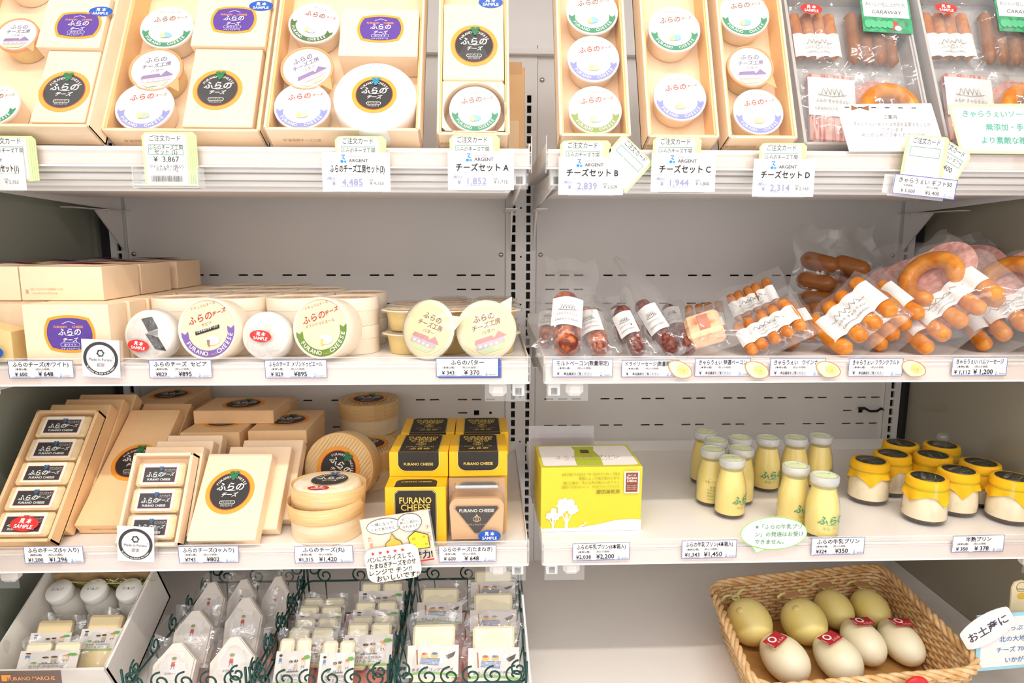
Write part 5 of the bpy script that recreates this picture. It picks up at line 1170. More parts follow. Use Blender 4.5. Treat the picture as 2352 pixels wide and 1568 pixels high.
JL = ((2012, 1056, 20, 'yellow clothed pudding jar standing alone toward the bottles'), (2130, 1097, 62, 'yellow clothed pudding jar nearest the rail'), (2241, 1082, 25, 'yellow clothed pudding jar between the rail jar and the end panel'), (2332, 1086, 40, 'yellow clothed pudding jar touching the end panel at the front'), (2103, 1048, 10, 'yellow clothed pudding jar behind the rail jar'), (2189, 1053, 70, 'yellow clothed pudding jar in the middle of the group'), (2272, 1055, 15, 'yellow clothed pudding jar behind, near the end panel'), (2096, 1024, 80, 'yellow clothed pudding jar in the rear row toward the upright'), (2174, 1023, 33, 'yellow clothed pudding jar in the rear row wrapped in a knotted bag'))
jp = make_jar(); JC = relax([tuple(at_z(px, py, S3+.0760))[:2] for px, py, _, _ in JL], .0740, (.58, -.44), (.8310, -.06))
for k, (px, py, rz, lab) in enumerate(JL):
    M = T(JC[k][0], JC[k][1], S3+.0005) @ RZ(rz) @ Matrix.Diagonal((.94, .94, .97, 1))
    if k == 0: jp.matrix_basis = M; jp['label'] = lab
    else:
        o = copy_tree(jp, M, lab)
        if k == 8:
            b = MB(); b.grid(lambda u, v: ((.040-.03*max(0, v-.55)/.45+.004*noise.noise(Vector((u*6, v*4, 2))))*cos(2*pi*u), (.040-.03*max(0, v-.55)/.45)*sin(2*pi*u), .03+.058*v+.008*v*v*noise.noise(Vector((cos(2*pi*u)*2, sin(2*pi*u)*2, 4)))), 30, 12, BAG, wrap=True); b.lathe([(.004, .086), (.010, .090), (.013, .096), (.010, .103), (.004, .106)], BAG, 14); b.build('knotted_bag', o)
# speech bubble card on the rail
y = -.503; p = at_y(1777, 1224, y); t = thing('speech_bubble_card', 'white speech bubble card with green outline and green lettering', 'card', T(p.x, y, p.z) @ FRONT)
bub = [(.0535*cos(2*pi*i/40), .0275*sin(2*pi*i/40)) for i in range(40)]
tail = [(-.034, -.020), (-.026, -.033), (-.012, -.0262)]
b = MB(); b.prism(bub, .0006, PAPER); b.prism(tail, .0006, PAPER); b.build('card', t)
a = Art(.0008); n = 40; a.poly(bub+[(x*.975, y_*.95) for x, y_ in bub], '8fd05a', [(i, (i+1) % n, n+(i+1) % n, n+i) for i in range(n)]); a.line(tail, .0012, '8fd05a')
for k, s_ in enumerate(('※「ふらの牛乳プリ', 'ン」の発送はお受け', 'できません。')): a.text(s_, -.030, .008-.0125*k, .0088, '5f9a6a', 'l', bold=.01)
a.build('lettering', t)
# drain hole cord on the back panel
p = at_y(1972, 939, -.004); t = tag(MB().tube([(0, 0, 0), (.012, -.004, .003), (.024, -.006, -.004), (.040, -.006, -.004), (.052, -.004, .002), (.058, -.003, -.002)], [.0045, .003, .0028, .0028, .003, .0018], mat('black_cable', '161414', .4), 8).build('cable_stub', None, T(p.x, -.004, p.z)), 'short black cable poking from the slotted back panel', 'cable')
# ------------------------------------------------------------------ sausage gift sets on the top shelf
random.seed(8)
TRAYG = mat('foam_tray', 'c3bfbd', .5, noise_amt=.02)
def row_in(M, W, L, n, r, m, label, cover, bagx=1.15, two=False, bagtop=.02, name='sausage_pack', flat=False):
    t = thing(name, label, 'sausage pack', M, 'packs in the sausage gift sets')
    for i in range(n):
        x = (i-(n-1)/2)*W/n; b = MB(); capsule(b, (x, .02*L, r), (x+random.uniform(-.002, .002), .98*L, r), r*random.uniform(.95, 1.02), m, random.uniform(-.002, .002), 10, 12, .06, i+W*99); b.build('sausage', t)
    if cover:
        s, a = sleeve_art(W*.98, L*(cover[1]-cover[0]), L*cover[0], r*1.76, n, r*.34); s.build('paper_label', t); a.build('lettering', t)
    bag_mesh(W*bagx, L+bagtop+.01, r*2.2, W*77+L*31, .004, m=BAGT, y0=-.008).build('bag', t); return t
def meat_in(M, label, kind):
    t = thing('meat_pack', label, 'meat pack', M, 'packs in the sausage gift sets')
    if kind == 'bacon':
        MB().box((0, .062, .008), (.070, .126, .014), mat('bacon_slices', 'e9b7a6', .4, hex2='b8534e', lohi=(.45, .62), nscale=60, stretch=(3, .4, 1)), bev=.004).build('bacon', t)
        s, a = sleeve_art(.076, .070, .044, .0165, 0, .001); s.build('paper_label', t); a.build('lettering', t); bag_mesh(.088, .160, .020, 3.3, .004, m=BAGT, y0=-.012).build('bag', t)
    else:
        MB().prism([(.048*cos(2*pi*i/30), .044*sin(2*pi*i/30)+.05) for i in range(30)], .010, HAM, T(0, .012, .002)).build('ham_slice', t)
        n = 28; b = MB(); pts = [Vector((.036*cos(R(-55+290*i/n)), .034*sin(R(-55+290*i/n)), 0)) for i in range(n+1)]
        b.tube(pts, [.0135*math.sqrt(max(.05, 1-max(0, 1-min(i, n-i)/2.5)**2)) for i in range(n+1)], SAUSR, 12); b.build('ring_sausage', t, T(.002, .042, .024)); bag_mesh(.112, .140, .040, 9.1, .006, m=BAG, y0=-.014).build('bag', t)
    return t
def green_card(M, W, H, label):
    t = thing('recipe_card', label, 'card', M); MB().box((0, H/2, 0), (W, H, .0007), mat('green_leaf_card', '1f8a55', .5, hex2='3fae78', lohi=(.4, .6), nscale=90)).build('card', t)
    a = Art(.0006); a.rect(-W*.46, H*.34, W*.46, H*.97, 'ece9e6'); a.text('おいしい召し上がり方', 0, H*.60, .0085, '5a5654', wmax=W*.8); a.text('CARAWAY', 0, H*.42, .010, '4a4846', shear=.2)
    a.ell(W*.12, H*.16, W*.10, H*.10, 'd23a34', 14); a.ell(W*.20, H*.10, W*.07, H*.06, 'f0e6e2', 12)
    for k in range(5): a.ell(-W*.4+W*.11*k, H*.17, W*.07, H*.09, '57bd85', 12)
    a.build('print', t); return t
for bi, (px0, px1, py) in enumerate(((1848, 2150, 333), (2176, 2480, 333))):
    t, M, W = gift_box(px0, px1, py, .29, 24, 'grey foam tray sausage gift set %s' % ('beside the cream tub gift boxes' if bi == 0 else 'against the end panel'), D=.036, m=TRAYG, name='sausage_tray')
    nb = 'the gift set beside the tub boxes' if bi == 0 else 'the end panel gift set'; z0 = .0062
    row_in(M @ T(-W*.25, .165, z0), .078, .095, 4, .0098, SAUS, 'wiener pack with white label in '+nb, (.02, .48))
    row_in(M @ T(W*.20, .155, z0) @ RZ(-4), .085, .105, 4, .0105, SAUSD, 'brown frankfurter pack in '+nb, None)
    meat_in(M @ T(-W*.23, .014, z0) @ RZ(-5), 'bacon pack with white label in '+nb, 'bacon'); meat_in(M @ T(W*.20, .022, z0), 'ring sausage pack in '+nb, 'ring')
    fz = MB(); fz.grid(lambda u, v: ((u-.5)*W*.94, .008+v*.27, .034+.007*noise.noise(Vector((u*5+bi, v*7, 1)))+.004*noise.noise(Vector((u*13, v*15, bi)))), 26, 34, film('crumpled_film', .05, .25, .10, 'e6e4e4', bump=.3, bscale=50)); fz.build('crumpled_film', t)
    green_card(M @ T(W*.30, .205, z0+.030) @ RZ(-3), .082, .085, 'green leafy recipe card in '+nb)
    put('sample_sticker', REDS(), t, T(-W*.30, .246, .0400) @ RZ(-5) @ Matrix.Diagonal((.036, .036, 1, 1)))
# cards leaning on them
def lean_card(pts, y, lean, label, name, border=None):
    P = [at_y(px, py, y) for px, py in pts]; c = sum(P, Vector())/len(P); M = T(c.x, y, c.z) @ RX(90-lean)
    loc = []
    for (px, py) in pts: q = on(M, px, py, 0); loc.append((q.x, q.y))
    t = thing(name, label, 'card', M); MB().prism(loc, .0008, PAPER).build('card', t); return t, loc
t, L = lean_card([(1950, 348), (2172, 348), (2138, 238), (1920, 240)], -.488, 14, 'white notice card with a brown bow and dashed top edge', 'notice_card')
a = Art(.001); (xa, ya), (xb, yb_), (xc, yc), (xd, yd) = L; H = yc-ya
for k in range(6):
    x = xd+.012+.020*k; a.rect(x, yc-.008, x+.007, yc-.0065, '4a4240'); a.z -= a.DZ
a.lay(); a.poly([(xd+.022, yc-.004), (xd+.033, yc-.0085), (xd+.022, yc-.012)], '8a5a34'); a.poly([(xd+.048, yc-.004), (xd+.036, yc-.0085), (xd+.048, yc-.012)], '8a5a34')
a.text('ご案内', 0, yc-.024, .007, '4a4a4c'); a.text('きゃらうぇい ギフトは内容を変更することが', .002, yc-.035, .0068, '8a8890', wmax=.115); a.text('ございます', .002, yc-.043, .0068, '8a8890'); a.text('あらかじめご了承くださいませ。', .004, yc-.051, .0068, '8a8890', wmax=.11); a.build('lettering', t)
t, L = lean_card([(2205, 352), (2480, 356), (2440, 238), (2176, 240)], -.492, 14, 'white card with pale green edge and green lettering, by the end panel', 'notice_card')
a = Art(.001); cx = sum(p[0] for p in L)/4; cy = sum(p[1] for p in L)/4; inn = [(cx+(x-cx)*.955, cy+(y_-cy)*.90) for x, y_ in L]
a.poly(L+inn, 'c3e6a6', [(i, (i+1) % 4, 4+(i+1) % 4, 4+i) for i in range(4)])
for k, s_ in enumerate(('きゃらうぇいソーセージは', '無添加・手作り', 'より素敵な贈り物に')): a.text(s_, cx-.006+.004*k, cy+.018-.020*k, .0115, '5cb39a', wmax=.14, bold=.01)
a.build('lettering', t)
# ------------------------------------------------------------------ bottom deck: paper lined carton
CART = mat('white_carton_board', 'e6dfd8', .6, noise_amt=.03)
M = T(-.7720, -.3940, -.6720) @ RX(26.6)
t = thing('white_carton', 'white open carton tilted forward, holding capped bottles and cheese packs', 'carton', M); cw, cd, chh = .192, .190, .094
def rect_tub(b, w, d, h, th, m, fl=0.):
    b.box((0, 0, -h/2+th/2), (w, d, th), m)
    for s in (-1, 1): b.box((s*(w/2-th/2), 0, 0), (th, d, h), m); b.box((0, s*(d/2-th/2), 0), (w, th, h), m)
    return b
rect_tub(MB(), cw, cd, chh, .004, CART).build('box', t)
for s in (-1, 1):
    li = MB(); li.grid(lambda u, v: (s*(cw/2-.005-.003*noise.noise(Vector((u*6, v*5, s)))), (u-.5)*(cd-.01), -.04+.090*v+.003*noise.noise(Vector((u*7, 2, s)))), 16, 5, mat('liner_paper', 'f3eee6', .6, noise_amt=.03))
    li.build('paper_liner', t)
MB().box((0, cd/2-.009, .004), (cw-.02, .002, .080), mat('brown_liner', 'a5845e', .6, hex2='c2a074', lohi=(.4, .6), nscale=30)).build('brown_liner', t)
g = MB(); random.seed(2)
for k in range(34):
    x = random.uniform(-.04, .07); g.tube([(x, cd/2-.012, -.02), (x+random.uniform(-.01, .03), cd/2-.016, .02), (x+random.uniform(-.02, .06), cd/2-.030, .035+random.uniform(0, .02))], .0007, mat('paper_grass', '8fae5a', .6, hex2='c5d08a', lohi=(.4, .6), nscale=20), 4)
gg = g.build('paper_grass', t); gg['kind'] = 'stuff'
CAPW = mat('white_cap', 'f4f0ea', .4, noise_amt=.02, sss=.2)
def drink(x, y, z, label, tl):
    q = thing('drink_bottle', label, 'bottle', M @ T(x, y, z) @ RX(tl) @ RY(random.uniform(-5, 5)), 'white capped bottles in the carton')
    MB().lathe([(.024, -.028), (.0262, -.024), (.0262, .004), (.0245, .018), (.0185, .030), (.017, .034)], mat('milky_bottle', 'f0eae0', .35, noise_amt=.02, trans=.15), 28).build('bottle', q)
    MB().lathe([(.0205, .031), (.0215, .033), (.0215, .047), (.0205, .0495), (.001, .050)], CAPW, 28, caps=False).build('cap', q)
    a = Art(0); a.text('8.10.27', 0, -.002, .007, '9a958e'); a.build('date_stamp', q, T(0, 0, .0504))
for k, (px, py, lb) in enumerate(((140, 1335, 'white capped bottle nearest the end panel, in the carton'), (214, 1338, 'white capped bottle between the two others in the carton'), (291, 1338, 'white capped bottle nearest the wire baskets, in the carton'))):
    q = on(M, px, py, .036); drink((-.058, 0, .058)[k], min(q.y, .060), -.0125, lb, 4)
CHB = mat('cheese_block', 'f7dfae', .4, noise_amt=.03, nscale=40, sss=.1); CHP = mat('cheese_pale', 'f6eccb', .4, noise_amt=.03, nscale=40, sss=.12)
def folk_label(W, H, kind):
    """paper label with small folk figures and brush lettering"""
    a = Art(0); a.rect(-W/2, 0, W/2, H, 'e9e1db')
    def kid(x, y, s, shirt, hair='4a3a2c'):
        a.ell(x, y+s*.9, s*.30, s*.30, 'f0cda8', 12); a.ell(x, y+s*1.03, s*.32, s*.20, hair, 12); a.poly([(x-s*.22, y+s*.6), (x+s*.22, y+s*.6), (x+s*.28, y+s*.1), (x-s*.28, y+s*.1)], shirt); a.line([(x-s*.1, y+s*.1), (x-s*.2, y-s*.25)], s*.10, '7b86a0'); a.line([(x+s*.1, y+s*.1), (x+s*.25, y-s*.2)], s*.10, '7b86a0')
    def leaf(x, y, s): a.poly([(x-s, y), (x-s*.5, y+s*.6), (x+s*.4, y+s*.7), (x+s, y+s*.1), (x+s*.2, y-s*.3)], '6fae4a')
    if kind == 'wagon':
        kid(-W*.36, H*.66, H*.20, '5a8ac0'); kid(-W*.05, H*.42, H*.24, 'dfe6ea'); kid(W*.10, H*.44, H*.24, 'c9b08a'); kid(W*.30, H*.52, H*.22, 'e6d6b8', 'd0884a'); leaf(W*.40, H*.78, H*.13); leaf(-W*.22, H*.40, H*.08)
        a.line([(-W*.14, H*.36), (W*.20, H*.38)], H*.03, '6b5a44'); a.text('富良野 高原野菜の', 0, H*.22, H*.09, '5a5248'); a.text('さけるチーズ', 0, H*.08, H*.13, '3d3730', shear=.15); a.rect(-W/2, 0, W/2, H*.05, '8fc05a')
    elif kind == 'boy':
        kid(0, H*.40, H*.34, 'c8433a', '8a9a6a'); a.text('富良野チーズ', 0, H*.12, H*.10, '9a9490')
    else:
        a.line([(-W*.32, H*.86), (-W*.30, H*.40)], W*.03, 'b5763a'); a.poly([(-W*.26, H*.42), (W*.12, H*.36), (W*.14, H*.58), (-W*.24, H*.62)], '7f8fb8')
        for k in range(4): a.line([(-W*.25, H*(.46+.04*k)), (W*.13, H*(.41+.04*k))], H*.008, 'f2ebe6'); a.z -= a.DZ
        a.lay()
        for kx, hc in ((-.16, 'c8433a'), (.03, '4a6ab0')): a.ell(W*kx, H*.68, W*.075, W*.075, 'efc25a', 14); a.ell(W*kx, H*.735, W*.06, H*.04, hc, 10)
        a.poly([(W*.24, H*.66), (W*.44, H*.80), (W*.40, H*.64), (W*.30, H*.56)], '5a5048'); a.text('まるごとゴングチーズ', 0, H*.20, H*.11, '4a4a44', shear=.1, wmax=W*.8); a.line([(-W/2, H*.10), (-W*.2, H*.16), (W*.1, H*.13), (W/2, H*.05)], H*.07, '8fc05a')
    return a
def cheese_pack(p0, p1, W, kind, label, group, roll=0, seed=0, bag=1.0, ext=0., face=None):
    """pack leaning from p0 to p1; it goes on ext below p0, down to what it stands on"""
    L = (p1-p0).length; MM = frame(p0, p1, face) @ RZ(roll); t = thing('cheese_pack', label, 'cheese pack', MM, group); rnd = random.Random(seed)
    if kind == 'boy':      # white paper wedge with a round picture seal
        b = MB(); q = [(-W*.30, .002-ext), (W*.34, .004-ext), (W*.36, L*.52), (W*.06, L*.92), (-W*.10, L*.90), (-W*.36, L*.40)]; wp = mat('wax_paper', 'e6ddd2', .5, noise_amt=.03); b.prism(q, .020, wp, T(0, 0, .001)); b.prism([(x*.92, y*.92+.004) for x, y in q], .004, wp, T(0, 0, .021)); b.build('wedge', t)
        a = Art(0); a.ell(0, 0, .5, .5, 'ece6df', 28); k = folk_label(.8, .9, 'boy'); a.b.v += [(x, y-.42, z+.0003) for x, y, z in k.b.v]
        o_ = len(a.b.v)-len(k.b.v)
        for f_, m_ in zip(k.b.f, k.b.m): a.b.f.append(tuple(i+o_ for i in f_)); a.b.m.append(a.b.mi(k.b.mats[m_])); a.b.smooth.append(False)
        put('picture_seal', shared('boy_seal', lambda: a), t, T(.0, L*.40, .0255) @ Matrix.Diagonal((W*.44, W*.44, 1, 1)))
        bag_mesh(W*1.02, L*1.16+ext, .030, seed*1.7, .006, m=BAGP, y0=-.004-ext).build('bag', t); return t
    n = 2 if kind == 'wagon' else 1; th = .0125 if kind == 'wagon' else .015
    for k in range(n):
        b = MB(); x = (k-(n-1)/2)*W*.46; y0, y1 = .004-ext, L*.93; b.box((x, (y0+y1)/2, .001+th/2), (W*(.40 if n == 2 else .78), y1-y0, th), CHP if kind != 'block' else CHB, bev=.004); b.build('cheese', t)
    lw, lh = W*.94, L*(.62 if kind == 'wagon' else .52)
    kk = 'wagon' if kind in ('wagon', 'block') else 'cart'
    put('paper_label', shared('folk_'+kk, lambda: folk_label(1.0, .8, kk)), t, T(0, L*.06, th+.0016) @ Matrix.Diagonal((lw, lh/.8, 1, 1)))
    bag_mesh(W*1.04*bag, L*1.22+ext, th+.007, seed*2.3+.5, .005, m=BAGP, y0=-.006-ext).build('bag', t); return t
BAGP = film('crisp_bag', .035, .30, .05, bump=.3, bscale=45)
GC = 'cheese packs in the carton'
def pk(pxb, pyb, yb, pxt, pyt, yt): return at_y(pxb, pyb, yb), at_y(pxt, pyt, yt)
MC = M
def inbox(a_, b_, wa=-.012, wb=.016): return MC @ on(MC, *a_, wa), MC @ on(MC, *b_, wb)
def boxed(a_, b_, W, xl, *rest, wa=-.012, wb=.016):
    q, r_ = on(MC, *a_, wa), on(MC, *b_, wb); r_.x += xl-q.x; q.x = xl; d = (r_-q); d.x = 0; r_ = q+d; dn = d.normalized()      # the pack reaches down to the carton's floor
    cheese_pack(MC @ q, MC @ r_, W, *rest, ext=max(0, min((q.z+chh/2-.005)/dn.z, (q.y+cd/2-.010)/dn.y)), face=MC @ (q+Vector((0, -1, 1))))
boxed((188, 1500), (196, 1408), .072, .040, 'block', 'yellow cheese pack with folk figure label, at the carton wall', GC, 0, 1)
boxed((84, 1500), (96, 1420), .072, -.042, 'block', 'yellow cheese pack upright under the bottle caps', GC, 0, 2)
boxed((112, 1545), (122, 1470), .100, -.016, 'wagon', 'cheese pack with wide wagon label before the others in the carton', GC, 0, 3, wa=.006, wb=.030)
p = at_y(40, 1556, -.535)
tt = thing('shelf_sign', 'small brown sign with an orange mark, before the white carton', 'sign', T(p.x, -.535, p.z) @ FRONT); MB().box((0, 0, 0), (.13, .022, .003), mat('brown_sign', '6e5a50', .4), bev=.001).build('plate', tt)
a = Art(.0018); a.poly([(-.022, -.004), (-.014, -.004), (-.014, .003), (-.008, .003), (-.008, .006), (-.022, .006)], 'f0963a'); a.text('FURANO MARCHE', .022, -.003, .0085, 'f0a070', bold=.01); a.build('lettering', tt)
rz = thing('display_riser', 'white block propping up the rear of the white carton', 'riser', T(-.772, -.300, DK+.0005)); MB().box((0, 0, .020), (.17, .055, .040), SHELF, bev=.002).build('block', rz)
# ------------------------------------------------------------------ wire baskets
WIRE = mat('green_wire', '1f4a44', .3, metal=.3, noise_amt=.1)
def spiral(r, turns=1.4, n=26, sg=1):
    return [Vector((sg*r*(1-.78*i/n)*cos(2*pi*turns*i/n+pi/2), r*(1-.78*i/n)*sin(2*pi*turns*i/n+pi/2), 0)) for i in range(n+1)]
def wire_basket(x0, x1, y0, y1, zr, label, yaw=0):
    W, D, H = x1-x0, y1-y0, zr-DK-.003; t = thing('wire_basket', label, 'basket', T((x0+x1)/2, (y0+y1)/2, DK+.0015) @ RZ(yaw), 'wire baskets'); w, d = W/2, D/2
    def loop(k, z, r): 
        c = .012; pts = []
        for sx, sy, a0 in ((1, -1, -90), (1, 1, 0), (-1, 1, 90), (-1, -1, 180)): pts += [((w*k-c)*sx+c*cos(R(a0+q)), (d*k-c)*sy+c*sin(R(a0+q)), z) for q in (0, 30, 60, 90)]
        return MB().tube(pts, r, WIRE, 6, closed=True)
    loop(1, H*.62, .0020).build('rim_wire', t); loop(.9, .003, .0020).build('base_wire', t)
    for k in range(5): MB().tube([(-w*.9, -d*.8+d*.4*k, .003), (w*.9, -d*.8+d*.4*k, .003)], .0013, WIRE, 5).build('floor_wire', t)
    for sx in (-1, 1):
        for sy in (-1, 1):
            MB().tube([(sx*w*.9, sy*d*.9, .003), (sx*w, sy*d, H*.62), (sx*w*1.01, sy*d*1.01, H*.95)], .0020, WIRE, 6).build('corner_post', t)
            s = MB().tube(spiral(.013, 1.2, 22, sx), .0017, WIRE, 5); s.build('corner_scroll', t, T(sx*(w-.012), sy*d*1.01, H*.95-.011) @ RZ(0 if sy < 0 else 8) @ RX(80))
    for side in range(4):
        ln = W if side % 2 == 0 else D; n = max(3, int(ln/(.034 if side == 0 else .062))); ms = shared('scroll_%d' % (side % 2), lambda: MB().tube(spiral(.0165), .0016, WIRE, 5))
        for k in range(n):
            u = -ln/2+ln*(k+.5)/n
            Ms = (T(u, -d, H*.62+.012), T(w, u, H*.62+.012) @ RZ(90), T(u, d, H*.62+.012), T(-w, u, H*.62+.012) @ RZ(90))[side] @ RX(90)
            put('scroll', ms, t, Ms)
        for k in range(n):
            u = -ln/2+ln*(k+.5)/n; q = ((u, -d), (w, u), (u, d), (-w, u))[side]
            MB().tube([(q[0]*.9, q[1]*.9, .003), (q[0], q[1], H*.62)], .0013, WIRE, 5).build('upright_wire', t)
    return t
ZR = -.665
def bx(pxl, pxr, py): a_, b_ = at_z(pxl, py, ZR), at_z(pxr, py, ZR); return a_.x, b_.x, (a_.y+b_.y)/2
xa, xb, yf = bx(285, 605, 1548); xb = -.449; wire_basket(xa, xb, yf, -.205, ZR+.018, 'green wire basket of white paper cheese wedges', 0)
xa2, xb2, _ = bx(618, 888, 1548); xa2 = -.441; wire_basket(xa2, xb2, yf, -.205, ZR+.018, 'green wire basket of cheese packs with wagon labels', 0)
xa3, xb3, _ = bx(905, 1210, 1548); wire_basket(xa3, xb3, yf, -.205, ZR+.018, 'green wire basket of cheese packs with cart labels, at the centre joint', 0)
def bpk(b_, t_, W, rl, x0, x1, kind, lab, grp, seed, bag=1.0, half=.5):
    """a pack standing on the basket's floor between x0 and x1, leaning back"""
    p0, p1 = at_y(*b_), at_y(*t_); L = (p1-p0).length; h = W*half+.006; p0.x = max(x0+h, min(x1-h, p0.x)); p0.z = max(p0.z, DK+.0135)
    d = Vector((0, sin(R(38)), cos(R(38)))); ext = (p0.z-DK-.0085)/d.z
    cheese_pack(p0, p0+d*L, W, kind, lab, grp, rl, seed, bag, ext, p0+Vector((0, -1, .7)))
for x_, y_, w_ in (((xa+xb)/2, -.366, .155), ((xa2+xb2)/2, -.366, .175), ((xa3+xb3)/2, -.366, .17)):
    l_ = MB(); l_.grid(lambda u, v: ((u-.5)*w_, (v-.5)*.27, .0022*noise.noise(Vector((u*5, v*5, w_*50)))), 10, 10, mat('red_liner', 'd98a7c', .7, noise_amt=.1, nscale=80)); o = l_.build('basket_liner', None, T(x_, y_, DK+.0085)); tag(o, 'red cloth liner under the %s' % ('paper wedges' if w_ == .155 else 'wagon label packs' if w_ == .175 else 'cart label packs'), 'cloth')
G1_ = 'white paper cheese wedges'
for k, (b_, t_, W, rl, lab) in enumerate((((478, 1432, -.30), (486, 1332, -.255), .084, 0, 'white wedge standing tallest at the rear, next to the carton'), ((556, 1425, -.285), (556, 1325, -.245), .080, 3, 'white wedge at the rear between two others'), ((640, 1425, -.285), (622, 1322, -.24), .080, -4, 'white wedge at the rear beside the wagon packs'),
        ((560, 1480, -.36), (548, 1372, -.305), .100, 4, 'white wedge lying over the rear ones, glossy fold on its side'), ((425, 1495, -.38), (440, 1400, -.33), .100, -14, 'white wedge under a crumpled bag by the carton wall'), ((398, 1572, -.455), (415, 1478, -.40), .105, -10, 'white wedge at the basket corner by the carton'), ((535, 1570, -.45), (545, 1462, -.39), .110, 8, 'white wedge at the front, beside the scroll rim'))):
    bpk(b_, t_, W*.92, 0, xa, xb, 'boy', lab, G1_, k+3, half=.37)
G2_ = 'cheese packs with wagon labels'
for k, (b_, t_, W, rl, lab) in enumerate((((880, 1415, -.29), (868, 1335, -.255), .090, -8, 'wagon label pack standing highest at the rear'), ((735, 1440, -.30), (730, 1372, -.265), .090, 4, 'wagon label pack at the rear, toward the white wedges'), ((715, 1462, -.33), (712, 1392, -.29), .085, 2, 'wagon label pack second from the rear, toward the white wedges'),
        ((850, 1455, -.33), (845, 1380, -.29), .095, 6, 'wagon label pack below the highest one'), ((705, 1498, -.36), (700, 1418, -.32), .085, 4, 'wagon label pack third from the rear, toward the white wedges'), ((845, 1490, -.36), (842, 1412, -.32), .095, -4, 'wagon label pack third from the rear, toward the cart packs'),
        ((690, 1530, -.40), (692, 1440, -.355), .088, 2, 'wagon label pack with pale blocks, mid basket'), ((840, 1545, -.41), (825, 1440, -.355), .098, -12, 'wagon label pack tilted aside, mid basket'), ((684, 1582, -.455), (678, 1470, -.395), .084, 1, 'wagon label pack upright at the front, green bottom edge'), ((772, 1580, -.46), (775, 1470, -.40), .088, -2, 'wagon label pack upright at the front, beside the green edged one'))):
    xm = (xa2+xb2)/2; lo_, hi_ = ((xa2, xm) if b_[0] < 760 else (xm, xb2)) if k < 8 else ((xa2, -.3660) if k == 8 else (-.3655, xb2))
    bpk(b_, t_, .090 if k < 8 else .062, 0, lo_, hi_, 'wagon', lab, G2_, k+20)
G3_ = 'cheese packs with cart labels'
for k, (b_, t_, W, rl, lab) in enumerate((((1040, 1440, -.30), (1050, 1345, -.26), .095, -10, 'cart label pack half hidden at the rear, toward the wagon packs'), ((1150, 1385, -.275), (1155, 1306, -.24), .085, 4, 'cart label pack standing highest under the shelf bracket'), ((1148, 1468, -.345), (1160, 1358, -.29), .100, 4, 'cart label pack with yellow block, below the highest'),
        ((1000, 1565, -.455), (1008, 1430, -.385), .105, -4, 'cart label pack in a big loose bag at the front'), ((1155, 1592, -.46), (1172, 1455, -.385), .100, -6, 'cart label pack at the front beside the centre joint'))):
    xm = (xa3+xb3)/2; bpk(b_, t_, .092, 0, xa3 if b_[0] < 1080 else xm, xm if b_[0] < 1080 else xb3, 'cart', lab, G3_, k+40, 1.05)
# ------------------------------------------------------------------ wicker basket with bagged gourd shaped cheeses
WICK = mat('wicker', 'd2a266', .5, hex2='e6c495', lohi=(.35, .65), nscale=60, bump=.3, bscale=200); WICKD = mat('wicker_stake', 'b98a50', .55, noise_amt=.15)
zr = -.668
cn = [at_z(1632, 1338, zr), at_z(2025, 1297, zr), at_z(2262, 1534, zr), at_z(1738, 1578, zr)]      # back left, back right, front right, front left
cen = sum(cn, Vector())/4; t = thing('wicker_basket', 'woven wicker basket holding bagged gourd shaped cheeses', 'basket', T(cen.x, cen.y, DK+.001)); HB = zr-DK-.004
cl = [Vector((c.x-cen.x, c.y-cen.y, 0)) for c in cn]
def outline(k, n=168, rc=.045):
    pts = []; q = [c*k for c in cl]
    segs = []
    for i in range(4):
        p_, a_, b_ = q[i], q[i-1], q[(i+1) % 4]; da, db = (a_-p_).normalized(), (b_-p_).normalized(); A, B = p_+da*rc, p_+db*rc
        segs.append([A*(1-u)**2+p_*2*u*(1-u)+B*u*u for u in [j/8 for j in range(9)]])
    poly = [v for s_ in segs for v in s_]; L = [0]
    for i in range(len(poly)): L.append(L[-1]+(poly[(i+1) % len(poly)]-poly[i]).length)
    for j in range(n):
        d = L[-1]*j/n; i = max(k_ for k_ in range(len(poly)) if L[k_] <= d); u = (d-L[i])/max(1e-9, L[i+1]-L[i]); pts.append(poly[i].lerp(poly[(i+1) % len(poly)], u))
    return pts
NS = 84; rows_ = 13
for r_ in range(rows_):
    z = .006+(HB-.012)*r_/(rows_-1); k = .90+.10*(r_/(rows_-1)); o_ = outline(k, NS*2); pts = []
    for j, p_ in enumerate(o_):
        nrm = p_.normalized(); s_ = (.0026 if (j//1) % 2 == 0 else 0)*(1 if ((j//2)+r_) % 2 == 0 else -1); pts.append(p_+nrm*s_+Vector((0, 0, z)))
    MB().tube(pts, .0033, WICK, 5, closed=True).build('woven_strand', t)
ob, ot = outline(.90, NS), outline(1.0, NS); sm = MB().tube([(0, 0, 0), (0, 0, 1)], .0016, WICKD, 5)
st = MB()
for j in range(NS): st.tube([ob[j]+Vector((0, 0, .002)), ot[j]+Vector((0, 0, HB-.003))], .0016, WICKD, 5)
so = st.build('stakes', t); so['kind'] = 'stuff'
for q in range(3):
    o_ = outline(1.01, 240); MB().tube([p_+p_.normalized()*(.0045*cos(j*.55+q*2.094))+Vector((0, 0, HB+.0045*sin(j*.55+q*2.094))) for j, p_ in enumerate(o_)], .0040, WICK, 6, closed=True).build('rim_braid', t)
fl = MB(); o_ = outline(.89, 60); fl.prism([(p_.x, p_.y) for p_ in o_], .003, WICKD); fl.build('base', t)
CY = mat('smoked_cheese', 'efd877', .35, hex2='f6e6a4', lohi=(.3, .7), nscale=14, sss=.15, bump=.15, bscale=60); CW = mat('pale_cheese', 'f5ecd0', .35, hex2='f0e3b8', lohi=(.4, .75), nscale=14, sss=.15, bump=.15, bscale=60)
